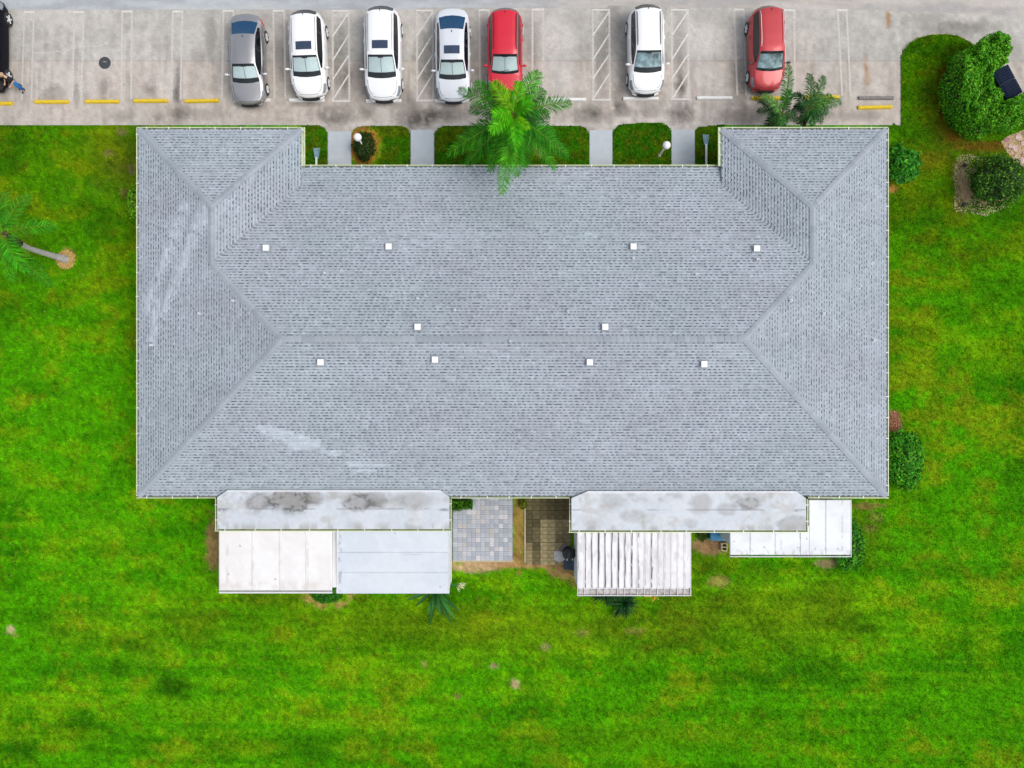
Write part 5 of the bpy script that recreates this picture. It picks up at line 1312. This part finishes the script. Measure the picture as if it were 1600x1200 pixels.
strap_plant('banana_plant', 'broad-leaved plant poking out below the blue-grey patio roof', 682, 915, [(634, 938, .9, .35, 1.1, .7), (676, 954, .7, .5, 1.0, .9), (672, 978, .35, .6, .9, .6), (712, 967, .5, .5, 1.1, 1.2), (719, 955, .7, .4, 1.0, .7), (660, 930, 1.0, .3, 1.0, .8), (700, 940, 1.0, .4, 1.0, 1.3), (682, 950, 1.0, .4, .6, .5), (706, 930, 1.1, .3, .8, 1.6), (724, 912, .6, .4, .7, .9), (648, 948, .8, .4, .9, .5), (690, 966, .5, .5, 1.0, .8), (708, 978, .3, .6, .8, .6), (668, 962, .5, .5, .8, 1.1)], .105, (56, 124, 48), 901)
fl = thing('flowering_plant', 'pale cream-leaved plant at the right corner of the blue-grey roof', 'plant', U(712, 912))
for i in range(16):
    a = rnd.uniform(-1.0, 1.6); p = U(712, 912, .5); l = rnd.uniform(.25, .5)
    d = Vector((math.cos(a), -abs(math.sin(a)) * .9 + .2, 0)); mb = MB(); s = Vector((-d.y, d.x, 0)) * .035; o_ = p + d * .12 + Vector((0, 0, rnd.uniform(-.1, .2)))
    mb.add([o_, o_ + d * l * .5 + s + Vector((0, 0, .06)), o_ + d * l, o_ + d * l * .5 - s + Vector((0, 0, .06))], [(0, 1, 2, 3)])
    mb.build('leaf', rnd.choice([M['beige'], M['lily'] if 'lily' in M else M.setdefault('lily', mat('cream_leaf', A(206, 210, 150), .6, .15))]), fl)
for (px, py), lab, sd in [((945, 922), 'left of two spiky dark grass clumps below the ribbed roof', 911), ((972, 940), 'right of two spiky dark grass clumps below the ribbed roof, standing further out', 921)]:
    r_ = np.random.default_rng(sd); lv = []
    for i in range(130):
        a = r_.uniform(0, 6.28); l = r_.uniform(14, 30); lv.append((px + l * math.cos(a), py + l * math.sin(a), r_.uniform(.12, .5), r_.uniform(.25, .5), r_.uniform(.7, 1.2), r_.uniform(.5, 1.5)))
    strap_plant('grass_clump', lab, px, py, lv, .028, (20, 72, 24), sd)['group'] = 'spiky grass clumps below the ribbed roof'
r_ = np.random.default_rng(931)
strap_plant('croton', 'small yellow and red leaved plant below the ribbed roof', 1021, 926, [(1021 + r_.uniform(6, 16) * math.cos(a), 926 + r_.uniform(6, 16) * math.sin(a), r_.uniform(.3, .6), .2, 1, 1) for a in np.linspace(0, 6.28, 22)], .045, (216, 184, 66), 931)

# ================================================================ LAMPS, SPOUTS, STOPS
for (hx, hy), lab in [((558.8, 214.5), 'globe lamp above the dark shrub on the front island'), ((1041.5, 227), 'globe lamp beside the right-hand pale walkway')]:
    z = 1.75; hp = U(hx, hy, z); p = Vector((hp.x, hp.y, 0))
    t = thing('globe_lamp', lab, 'lamp post', p, 'white globe lamps along the front of the building')
    MB().lathe([(.09, 0), (.09, .05), (.045, .10), (.038, 1.5)], p, 12).build('post', M['pole'], t, True)
    MB().lathe([(.05, 1.48), (.10, 1.52), (.10, 1.57)], p, 12).build('collar', M['pole'], t)
    MB().sphere((p.x, p.y, z), .20, 18).build('globe', M['globe'], t, True)
for px, y0, y1, y2, lab in [(494.5, 285, 246, 231, 'white downspout ending on a blue-grey splash block beside the left wing'), (1103.3, 285, 225, 210, 'long white downspout ending on a blue-grey splash block beside the right wing')]:
    a, b, c = U(px, y0, .12), U(px, y1, .12), U(px, y2, .1)
    t = thing('downspout_extension', lab, 'downspout', U(px, y1), 'downspouts with splash blocks at the front')
    MB().box((a.x, (a.y + b.y) / 2, .13), (.095, b.y - a.y, .08)).build('spout', M['white_metal'], t)
    mb = MB(); y0_, y1_ = b.y - .02, c.y + .0; wa, wb = .10, .17
    mb.prism([(b.x - wa, y0_), (b.x + wa, y0_), (b.x + wb, y1_), (b.x - wb, y1_)], .03, .075)
    for s_ in (-1, 1): mb.prism([(b.x + s_ * wa, y0_), (b.x + s_ * (wa - .03), y0_), (b.x + s_ * (wb - .03), y1_), (b.x + s_ * wb, y1_)], .075, .115)
    mb.prism([(b.x - wa, y0_ - .02), (b.x + wa, y0_ - .02), (b.x + wa, y0_), (b.x - wa, y0_)], .03, .085)
    mb.build('splash_block', M['splash'], t)


def stop_mesh(L_, m):
    prof = [(-.10, .0), (.10, .0), (.095, .04), (.06, .115), (-.06, .115), (-.095, .04)]; mb = MB(); n = 6; v = []
    for x, k in ((-L_ / 2, .9), (-L_ / 2 + .05, 1), (L_ / 2 - .05, 1), (L_ / 2, .9)):
        v += [(x, y * k, z * (k if z > .05 else 1)) for y, z in prof]
    f = [tuple(range(n)), tuple(range(3 * n, 4 * n))[::-1]] + [(i * n + j, (i + 1) * n + j, (i + 1) * n + (j + 1) % n, i * n + (j + 1) % n) for i in range(3) for j in range(n)]
    f = [q[::-1] for q in f]
    mb.add(v, f); me = bpy.data.meshes.new('wheel_stop'); me.from_pydata(mb.v, [], mb.f); me.materials.append(m); me.update(); return me


sy, sw2 = stop_mesh(1.76, M['yellow']), stop_mesh(1.82, M['white_stop'])
sg = stop_mesh(1.8, mat('bare_grey_concrete', A(140, 136, 134), .95, .25, 12))
STOPS = [(-6, 162, 0, sy, 'yellow wheel stop cut off by the left edge, in front of the black vehicle'), (81.5, 159.5, 0, sy, 'yellow wheel stop in the empty bay just right of the standing person'), (160.5, 159, 0, sy, 'yellow wheel stop in the empty bay with the manhole cover'),
         (236.5, 158, 0, sy, 'yellow wheel stop in the empty bay right of the manhole'), (316, 158, .02, sy, 'yellow wheel stop in the empty bay beside the grey saloon'), (395, 157, 0, sw2, 'white wheel stop under the nose of the grey saloon'), (480, 157, 0, sw2, 'white wheel stop in front of the white SUV beside the grey saloon'),
         (600, 158, 0, sw2, 'white wheel stop under the nose of the second white SUV from the left'), (707, 158, 0, sw2, 'white wheel stop at the nose of the white saloon'), (788, 155, 0, sw2, 'white wheel stop under the palm fronds in front of the bright red car'), (888, 156, 0, sw2, 'white wheel stop in the empty bay right of the big palm'),
         (1001, 154.5, 0, sw2, 'white wheel stop in front of the white SUV with black roof rails'), (1116, 153.5, 0, sw2, 'white wheel stop in the empty bay left of the salmon-red car'), (1200, 154, 0, sy, 'yellow wheel stop in front of the salmon-red car'), (1284, 152, 0, sy, 'yellow wheel stop half hidden behind the dark small palm'),
         (1366.5, 168, .02, sy, 'yellow wheel stop at the right end beside a grey concrete one'), (1368, 153.5, 0, sg, 'bare grey wheel stop just above the last yellow one')]
for px, py, a, me, lab in STOPS:
    o = bpy.data.objects.new('wheel_stop', me); COL.objects.link(o); o.location = U(px, py) + Vector((0, 0, .006)); o.rotation_euler = (0, 0, a); tag(o, lab, 'wheel stop', 'concrete wheel stops along the parking bays')


# ================================================================ CARS
def paint(name, col, metal=0.0, rough=.28):
    return mat(name, col, rough, .02, 2, metal, coat=.6)


def car(label, px, py, L_, W_, Ht, kind, body_m, yaw=0.0, shade=None, sunroof=False, rails=None, rear_m=None, mirror_m=None, name='parked_car', rear_glass='tint', fl=True):
    """local x forward; built about its own centre, nose towards the building (-Y)"""
    L_ += .13; loc = U(px, py - 1.8); t = thing(name, label, 'car', loc, 'cars parked along the front of the building', -math.pi / 2 + yaw)
    suv = kind != 'sedan'
    if kind == 'sedan':
        K = [(0, .60), (.012, .68), (.05, .74), (.12, .82), (.235, .93), (.40, Ht - .035), (.47, Ht - .005), (.56, Ht), (.66, Ht - .03), (.72, Ht - .07), (.89, 1.04), (.95, 1.02), (.985, .97), (1, .86)]
        tc, tw, tr, tb, belt = .235, .40, .72, .89, .93
    elif kind == 'hatch':
        K = [(0, .66), (.012, .76), (.05, .84), (.12, .92), (.225, 1.02), (.40, Ht - .05), (.46, Ht - .01), (.60, Ht), (.84, Ht - .04), (.905, Ht - .09), (.976, 1.14), (.99, 1.02), (1, .86)]
        tc, tw, tr, tb, belt = .225, .40, .905, .976, 1.0
    else:
        K = [(0, .66), (.012, .78), (.05, .86), (.12, .95), (.23, 1.05), (.42, Ht - .05), (.48, Ht - .01), (.60, Ht), (.82, Ht - .04), (.885, Ht - .09), (.974, 1.17), (.99, 1.06), (1, .90)]
        tc, tw, tr, tb, belt = .23, .42, .885, .974, 1.04
    kt = np.array([k[0] for k in K]); kz = np.array([k[1] for k in K])
    ts = sorted(set([round(x, 4) for x in np.concatenate([np.linspace(0, 1, 41), [tc, tw, tr, tb, .004, .012, .025, .04, .96, .985, .995]])]))
    # drop stations too near the key ones
    keys = [tc, tw, tr, tb]; ts = [x for x in ts if x in keys or all(abs(x - k) > .008 for k in keys)]; ts = np.array(ts); n = len(ts)
    W0 = W_ / 2; u = np.abs(ts - .5) * 2
    Wt = W0 * (1 - .055 * u ** 3 - .16 * np.clip((u - .80) / .2, 0, 1) ** 2.2)
    Zc = np.interp(ts, kt, kz); beltc = np.interp(ts, [0, .10, .25, .6, .93, 1], [min(.60, kz[0] - .03), belt - .18, belt - .04, belt, belt + (.03 if suv else .01), kz[-1] - .04])
    Zb = np.minimum(beltc, Zc - .035)
    gg = np.clip((Zc - Zb - .10) / (Ht - belt - .10), 0, 1)
    X = L_ / 2 - ts * L_; ax = (L_ / 2 - .195 * L_, L_ / 2 - .79 * L_); R = .335 if suv else .31
    sec = []
    gt_f = .72 if suv else .69
    NB, RB = (.34, .40) if suv else (.34, .26)
    for i in range(n):
        w, zb, zc, g = Wt[i], Zb[i], Zc[i], gg[i]
        za = 0
        for a_ in ax:
            dx = abs(X[i] - a_)
            if dx < R + .06: za = math.sqrt((R + .06) ** 2 - dx ** 2) + .0
        lo = .22 if .04 < ts[i] < .96 else .30
        z0 = max(lo, za); z1 = max(lo + .10, za + .03); z2 = max(.56, za + .08); z3 = max(zb - .10, z2 + .02)
        lerp = lambda a, b: a + (b - a) * g
        y6 = lerp(.83 * w, gt_f * w); y7 = y6 - lerp(.05 * w, .06)
        sec.append([(.93 * w, z0), (.985 * w, z1), (w, z2), (.99 * w, z3), (.955 * w, zb), (lerp(.86, .895) * w, zb + lerp((zc - zb) * .5, .02)), (y6, lerp(zb + (zc - zb) * .8, zc - .075)), (y7, lerp(zb + (zc - zb) * .88, zc - .032)), (y7 * .5, zc - .008), (0, zc)])
    m = 19; V = []
    for i in range(n):
        row = [(y, z) for y, z in sec[i]] + [(-y, z) for y, z in sec[i][-2::-1]]
        e = np.clip((abs(ts[i] - .5) * 2 - .55) / .45, 0, 1) ** 1.5
        sg_ = 1 if ts[i] < .5 else -1
        for y, z in row:
            q_ = 1 - min(1, abs(y) / W0) ** 2.0
            bow = (NB if ts[i] < .5 else RB) * e * (abs(y) / W0) ** 2.4
            cur = .15 * math.exp(-((ts[i] - tc) / .075) ** 2) + .05 * math.exp(-((ts[i] - tw) / .06) ** 2) - .07 * math.exp(-((ts[i] - tr) / .05) ** 2) - (.10 * math.exp(-((ts[i] - tb) / .05) ** 2) if not suv else 0)
            V.append((X[i] - sg_ * bow + cur * (q_ - .35), y, z))
    idx = lambda i, j: i * m + j
    parts = {}
    def put(nm, f): parts.setdefault(nm, []).append(f)
    tB = (tw + tr) / 2 + (.03 if suv else .0)
    for i in range(n - 1):
        tm = (ts[i] + ts[i + 1]) / 2
        for j in range(m - 1):
            jj = j if j < 9 else 17 - j                # 0..8 mirrored strip index
            side = 'l' if j < 9 else 'r'
            f = (idx(i, j), idx(i, j + 1), idx(i + 1, j + 1), idx(i + 1, j))
            if tc < tm < tw and jj >= 7: put('windshield', f)
            elif tr < tm < tb and jj >= 7: put('rear_window', f)
            elif jj == 5 and gg[i] > .25 and gg[i + 1] > .2 and (tc + .05) < tm < (tr + (.10 if not suv else .0)):
                if abs(tm - tB) < .010: put('pillar', f)
                elif tm < tB: put('side_window_f' + side, f)
                else: put('side_window_r' + side, f)
            elif tm < .115 and jj in (3, 4) and tm > .012: put('headlight_' + side, f)
            elif tm > (.90 if not suv else .93) and jj in (2, 3): put('tail_light_' + side, f)
            elif jj == 0: put('sill', f)
            else: put('body', f)
    put('body', tuple(reversed(range(m)))); put('body', tuple((n - 1) * m + j for j in range(m)))
    def mk(nm, faces, mt, off=(0, 0, 0), smooth=True, parent=t, scale=1.0):
        used = sorted({q for f in faces for q in f}); rm = {q: k for k, q in enumerate(used)}
        vv = [V[q] for q in used]
        mb = MB(); mb.v = [(v[0] + off[0], v[1] * scale + off[1], v[2] + off[2]) for v in vv]; mb.f = [tuple(rm[q] for q in f)[::-1] for f in faces]; mb.m = [0] * len(faces)
        return mb.build(nm, mt, parent, smooth, loc=(0, 0, 0))
    body = mk('body', parts['body'], body_m); mk('sill', parts['sill'], M['trim'])
    if 'pillar' in parts: mk('door_pillar', parts['pillar'], M['trim'])
    gm = M[rear_glass]
    ws = mk('windshield', parts['windshield'], M['clear'], (0, 0, .002))
    mk('rear_window', parts['rear_window'], gm)
    for k in parts:
        if k.startswith('side_window'): mk('side_window', parts[k], M['tint'])
        if k.startswith('headlight'): mk('headlight', parts[k], M['lamp_clear'])
        if k.startswith('tail_light'): mk('tail_light', parts[k], rear_m or M['lamp_red'])
    # cabin behind the windscreen
    mk('dashboard', parts['windshield'], M['dark_in'], (-.02, 0, -.05), parent=t)
    mid = [f for f in parts['windshield'] if tc + .19 * (tw - tc) < (ts[f[0] // m] + ts[f[2] // m]) / 2 < tw - .10 * (tw - tc)]
    if shade: mk('sunshade', mid, M[shade], (-.01, 0, -.028), parent=t, scale=.95)
    def on(tt, y):     # surface height at station tt, lateral y
        i = int(np.argmin(np.abs(ts - tt))); s_ = sec[i]; ys = [p[0] for p in s_[::-1]]; zs = [p[1] for p in s_[::-1]]; return float(np.interp(abs(y), ys, zs))
    zt = on(tw, 0); MB().box((L_ / 2 - (tw - .022) * L_, 0, zt - .085), (.10, .26, .03)).build('rear_view_mirror', M['trim'], t, loc=(0, 0, 0))
    # wipers along the cowl
    for s_ in (-.30, .22):
        MB().tube([(L_ / 2 - (tc + .004) * L_, s_, on(tc, s_) + .025), (L_ / 2 - (tc + .02) * L_, s_ + .48, on(tc + .02, s_) + .03)], .010, 5).build('wiper', M['trim'], t, loc=(0, 0, 0))
    sm_ = MB()
    def surf(tt, fy):
        i = int(np.argmin(np.abs(ts - tt))); y = fy * Wt[i]; x_ = np.interp(abs(y), [q[0] for q in sec[i][::-1]], [0] * 10)
        e = np.clip((abs(ts[i] - .5) * 2 - .55) / .45, 0, 1) ** 1.5; q_ = 1 - min(1, abs(y) / W0) ** 2.0
        cur = .15 * math.exp(-((ts[i] - tc) / .075) ** 2) + .05 * math.exp(-((ts[i] - tw) / .06) ** 2)
        return (X[i] - NB * e * (abs(y) / W0) ** 2.4 + cur * (q_ - .35), y, on(ts[i], y) + .004)
    for s_ in (-1, 1): sm_.tube([surf(tt, s_ * fy) for tt, fy in ((.035, .60), (.06, .72), (.10, .78), (.15, .80), (.20, .80))], .009, 5)
    sm_.tube([surf(.03, fy) for fy in np.linspace(-.6, .6, 9)], .009, 5)
    sm_.build('hood_seam', M['trim'], t, loc=(0, 0, 0))
    if suv and not rails:
        for s_ in (-1, 1):
            MB().tube([(X[i], s_ * (sec[i][7][0] - .01), sec[i][7][1] + .004) for i in range(n) if tw + .02 < ts[i] < tr - .02], .012, 5).build('roof_channel', M['trim'], t, loc=(0, 0, 0))
    if shade == 'shade':
        q0, q1 = surf(tc + .19 * (tw - tc), 0), surf(tw - .16 * (tw - tc), 0)
        MB().tube([Vector(q0) + Vector((-.01, 0, -.028)), Vector(q1) + Vector((-.01, 0, -.028))], .012, 5).build('sunshade_fold', M['lamp_clear'], t, loc=(0, 0, 0))
    # grille and lower intake follow the bowed nose
    xf = lambda y: L_ / 2 - NB * (abs(y) / W0) ** 2.4
    def band(nm, yh, za, zb_, mt, off, n_=10, vee=0.0):
        mb = MB(); v = []
        for k in range(n_ + 1):
            y = -yh + 2 * yh * k / n_; zz = vee * (1 - abs(y) / yh)
            for dx, z in ((off, za - zz), (off, zb_), (off - .06, zb_ + .012)): v.append((xf(y) + dx, y, z))
        f = []
        for k in range(n_):
            for q in range(2): f.append((3 * k + q, 3 * k + 3 + q, 3 * k + 4 + q, 3 * k + 1 + q))
        mb.add(v, f); mb.build(nm, mt, t, True, loc=(0, 0, 0))
    ztop = kz[0]; yg = W0 * (.46 if kind != 'sedan' else .42)
    band('grille', yg, ztop - .24, ztop - .03, M['trim'], .012, vee=.06)
    band('front_bumper', W0 * .74, .30, ztop - .27, body_m, .03); band('lower_intake', W0 * .5, .33, .42, M['trim'], .045)
    MB().box((-L_ / 2 - .004, 0, .66), (.012, .34, .16)).build('number_plate', M['white_plastic'], t, loc=(0, 0, 0))
    # mirrors, handles
    for s_ in (-1, 1):
        xm = L_ / 2 - (tc + .075) * L_; zm = belt + .05
        mr = MB().sphere((xm, s_ * (W0 + .10), zm), (.06, .115, .075), 8); mr.tube([(xm, s_ * W0 * .93, zm - .04), (xm, s_ * (W0 + .06), zm - .02)], .028, 6)
        mr.build('wing_mirror', mirror_m or body_m, t, True, loc=(0, 0, 0))
        for tt in (tB - .055, min(tB + .20, .80)):
            MB().box((L_ / 2 - tt * L_, s_ * (W0 + .008), belt - .13), (.17, .03, .035)).build('door_handle', body_m if not suv else (mirror_m or body_m), t, loc=(0, 0, 0))
    # wheels
    for a_ in ax:
        for s_ in (-1, 1):
            yo = s_ * (W0 - .095); c = (a_, yo, R)
            wh = MB().lathe([(R * .62, -.10), (R * .94, -.105), (R, -.07), (R, .07), (R * .94, .105), (R * .62, .10)], c, 22, 0, 'y').build('wheel', M['rubber'], t, True, loc=(0, 0, 0))
            mb = MB()
            mb.lathe([(R * .62, -.02 * s_ + .0), (R * .62, .075 * s_)] if s_ > 0 else [(R * .62, .075 * s_), (R * .62, .02)], c, 18, 1, 'y')
            for k in range(5):
                q = k * 2 * math.pi / 5; p1 = (c[0] + R * .60 * math.cos(q), yo + s_ * .085, c[2] + R * .60 * math.sin(q)); mb.tube([(c[0], yo + s_ * .095, c[2]), p1], [.05, .055], 6)
            mb.lathe([(R * .64, -.01), (R * .64, .012), (R * .56, .014)], (c[0], yo + s_ * .09, c[2]), 18, 0, 'y')
            mb.build('rim', [M['alloy'], M['trim']], wh, loc=(0, 0, 0))
    if sunroof:
        x0 = L_ / 2 - (tw + .055) * L_; ln_, wd_ = .40, .78; mb = MB(); v = []
        for dx in (0, -ln_ * .5, -ln_):
            for yy in (-wd_ / 2, 0, wd_ / 2):
                x = x0 + dx; v.append((x, yy, on((L_ / 2 - x) / L_, yy) + .022))
        mb.add(v, [(3 * i + j, 3 * i + j + 1, 3 * i + j + 4, 3 * i + j + 3) for i in range(2) for j in range(2)]); mb.f = [q for q in mb.f]
        o = mb.build('sunroof', M['moonglass'], t, False, loc=(0, 0, 0))
    if rails:
        for s_ in (-1, 1):
            pts = []
            for f in np.linspace(0, 1, 8):
                tt = tw + .05 + (tr - tw - .08) * f; i = int(np.argmin(np.abs(ts - tt))); y = sec[i][7][0] - .02; pts.append((L_ / 2 - tt * L_, s_ * y, sec[i][7][1] + (.045 if 0 < f < 1 else .0)))
            MB().tube(pts, .020, 6).build('roof_rail', M[rails], t, True, loc=(0, 0, 0))
    if fl:
        tt = .88 if suv else .69
        MB().tube([(L_ / 2 - tt * L_, 0, on(tt, 0)), (L_ / 2 - (tt + .02) * L_, 0, on(tt, 0) + .06)], [.025, .012], 6).build('antenna', M['trim'], t, loc=(0, 0, 0))
    return t


P_white = paint('white_car_paint', (.80, .80, .80)); P_white2 = paint('pearl_white_car_paint', (.78, .79, .80))
P_silver = paint('pale_silver_car_paint', (.66, .69, .73), .15, .3); P_grey = paint('warm_grey_car_paint', (.46, .45, .45), .9, .38)
P_red = paint('bright_red_car_paint', (.58, .001, .022), 0, .45); P_salmon = paint('salmon_red_car_paint', (.46, .036, .042), .25, .48); P_black = mat('black_car_paint', (.004, .004, .009), .4, .02, 2, spec=.12)
P_dkred = mat('dark_mirror_plastic', (.05, .05, .055), .5)
car('grey saloon with blue rear window and white sunshade, left end of the parked row', 394, 104, 4.36, 1.74, 1.42, 'sedan', P_grey, math.radians(1.0), 'shade', rear_glass='skyglass', mirror_m=P_silver)
car('white SUV with a dark sunroof, parked next to the grey saloon', 487.5, 96.5, 4.22, 1.80, 1.60, 'suv', P_white, math.radians(2.0), 'shade', True)
car('white SUV with a dark sunroof, parked next to the white saloon', 602, 95.5, 4.56, 1.84, 1.66, 'suv', P_white2, math.radians(.5), 'shade', True)
car('white saloon with sunroof and blue rear window', 709, 97.5, 4.50, 1.76, 1.43, 'sedan', P_silver, math.radians(.5), 'shade', True, rear_glass='skyglass')
car('bright red small SUV with its nose under the palm', 789, 92, 4.10, 1.78, 1.56, 'hatch', P_red, 0, 'shade', rails='trim')
car('white SUV with black roof rails, between two hatched aisles', 1005, 89.5, 4.30, 1.80, 1.64, 'suv', P_white2, math.radians(1.0), 'shade2', rails='trim')
car('faded salmon-red hatchback at the right end of the row', 1190, 88, 4.05, 1.74, 1.60, 'hatch', P_salmon, math.radians(1.0), 'shade2', rails='alloy', mirror_m=P_dkred)
bk = car('black SUV cut off by the left edge of the picture', -8, 82, 4.75, 1.90, 1.75, 'suv', P_black, math.radians(180), None, rear_m=M['trim'])


# ================================================================ PERSON
def skin_mesh(name, nodes, edges, m, parent, sub=2):
    me = bpy.data.meshes.new(name); me.from_pydata([n[0] for n in nodes], edges, []); o = bpy.data.objects.new(name, me); COL.objects.link(o)
    o.parent = parent; me.materials.append(m)
    sk = o.modifiers.new('skin', 'SKIN'); sk.use_smooth_shade = True
    if not me.skin_vertices: me.attributes.new
    lay = me.skin_vertices[0].data if me.skin_vertices else None
    if lay is not None:
        for i, nd in enumerate(nodes): lay[i].radius = nd[1] if hasattr(nd[1], '__len__') else (nd[1], nd[1]); lay[i].use_root = (i == 0)
    sb_ = o.modifiers.new('sub', 'SUBSURF'); sb_.levels = sub; sb_.render_levels = sub
    return o


def blob_tube(name, chains, m, parent, n=12):
    """one mesh of tapered elliptical tubes with rounded ends: chains of (point, rx, ry)"""
    mb = MB()
    for ch in chains:
        pts = [Vector(c[0]) for c in ch]; v = []; L = len(pts)
        for i, p in enumerate(pts):
            d = (pts[min(i + 1, L - 1)] - pts[max(i - 1, 0)]).normalized()
            ref = Vector((1, 0, 0)) if abs(d.x) < .8 else Vector((0, 0, 1))
            b = d.cross(ref).normalized(); a = b.cross(d).normalized()
            for k in range(n):
                q = 2 * math.pi * k / n; v.append(p + a * math.cos(q) * ch[i][1] + b * math.sin(q) * ch[i][2])
        f = [(i * n + k, i * n + (k + 1) % n, (i + 1) * n + (k + 1) % n, (i + 1) * n + k) for i in range(L - 1) for k in range(n)] + [tuple(reversed(range(n))), tuple(range((L - 1) * n, L * n))]
        mb.add(v, f)
    return mb.build(name, m, parent, True, loc=(0, 0, 0))


pl = U(36.5, 136.5)
pe = thing('person', 'person with short fair hair, black shirt and blue jeans standing beside the black SUV', 'person', pl, None, math.radians(155))
# local frame: x to the person's left-right, y forward, z up ; 1.72 m tall
nodes = [((0, 0, .95), (.135, .10)), ((0, 0, 1.12), (.125, .09)), ((0, .0, 1.32), (.16, .10)), ((0, 0, 1.44), (.10, .08)), ((0, .01, 1.52), (.052, .055)), ((0, .02, 1.62), (.075, .09)), ((0, .02, 1.70), (.05, .06)),
         ((.09, 0, .90), (.088, .09)), ((.10, .02, .50), (.062, .065)), ((.105, -.01, .10), (.042, .045)), ((.11, .12, .05), (.04, .035)),
         ((-.09, 0, .90), (.088, .09)), ((-.11, .10, .51), (.062, .065)), ((-.12, .10, .10), (.042, .045)), ((-.12, .23, .05), (.04, .035)),
         ((.18, 0, 1.40), (.058, .058)), ((.25, -.02, 1.13), (.044, .044)), ((.22, .18, 1.00), (.034, .034)), ((.20, .25, .98), (.03, .02)),
         ((-.18, 0, 1.40), (.058, .058)), ((-.25, -.02, 1.13), (.044, .044)), ((-.20, .20, 1.05), (.034, .034)), ((-.17, .27, 1.05), (.03, .02))]
edges = [(0, 1), (1, 2), (2, 3), (3, 4), (4, 5), (5, 6), (0, 7), (7, 8), (8, 9), (9, 10), (0, 11), (11, 12), (12, 13), (13, 14), (3, 15), (15, 16), (16, 17), (17, 18), (3, 19), (19, 20), (20, 21), (21, 22)]
skin_mesh('body', nodes, edges, M['skin'], pe)
blob_tube('shirt', [[((0, 0, .86), .15, .115), ((0, 0, 1.0), .158, .122), ((0, 0, 1.15), .155, .115), ((0, 0, 1.32), .185, .125), ((0, 0, 1.42), .165, .105), ((0, .0, 1.475), .075, .075)],
                    [((.13, 0, 1.42), .07, .07), ((.19, 0, 1.37), .078, .078), ((.235, -.015, 1.20), .068, .068)], [((-.13, 0, 1.42), .07, .07), ((-.19, 0, 1.37), .078, .078), ((-.235, -.015, 1.20), .068, .068)]], M['shirt'], pe)
blob_tube('jeans', [[((0, 0, 1.0), .145, .108), ((0, 0, .90), .155, .118), ((0, 0, .82), .14, .11)], [((.075, 0, .90), .085, .10), ((.095, .01, .70), .088, .092), ((.10, .02, .50), .074, .078), ((.105, -.01, .12), .06, .066)], [((-.075, 0, .90), .085, .10), ((-.10, .06, .70), .088, .092), ((-.11, .10, .50), .074, .078), ((-.12, .10, .12), .06, .066)]], M['jeans'], pe)
for s_, yo in ((1, 0), (-1, .11)):
    blob_tube('shoe', [[((s_ * .11, -.07 + yo, .06), .03, .04), ((s_ * .11, -.03 + yo, .055), .048, .05), ((s_ * .112, .08 + yo, .05), .05, .045), ((s_ * .115, .18 + yo, .04), .045, .032), ((s_ * .115, .205 + yo, .035), .02, .02)]], M['shoe'], pe)
hr_ = MB().sphere((0, .0, 1.655), (.098, .115, .095), 12); hr_.build('hair', M['hair'], pe, True, loc=(0, 0, 0))
for s_ in (-1, 1):
    MB().sphere((s_ * .034, .105, 1.625), (.013, .010, .010), 6).build('eye', M['eye'], pe, True, loc=(0, 0, 0)); MB().sphere((s_ * .088, .02, 1.61), (.014, .028, .035), 6).build('ear', M['skin'], pe, True, loc=(0, 0, 0))
    ch = []
    hx, hy, hz = (.20, .25, .98) if s_ > 0 else (-.17, .27, 1.05)
    blob_tube('hand', [[((hx, hy - .02, hz), .03, .02), ((hx, hy + .03, hz - .01), .042, .02), ((hx, hy + .07, hz - .015), .04, .018)]] + [[((hx + (k - 1.5) * .02, hy + .065, hz - .015), .010, .010), ((hx + (k - 1.5) * .021, hy + .10 + .01 * (k in (1, 2)), hz - .025), .009, .009), ((hx + (k - 1.5) * .021, hy + .125 + .012 * (k in (1, 2)), hz - .05), .007, .007)] for k in range(4)]
              + [[((hx - s_ * .035, hy + .02, hz), .012, .012), ((hx - s_ * .06, hy + .055, hz - .01), .011, .011), ((hx - s_ * .062, hy + .085, hz - .02), .008, .008)]], M['skin'], pe, 6)
MB().sphere((0, .125, 1.605), (.015, .022, .022), 6).build('nose', M['skin'], pe, True, loc=(0, 0, 0)); MB().sphere((0, .110, 1.565), (.026, .010, .007), 6).build('mouth', M['lip'], pe, True, loc=(0, 0, 0))
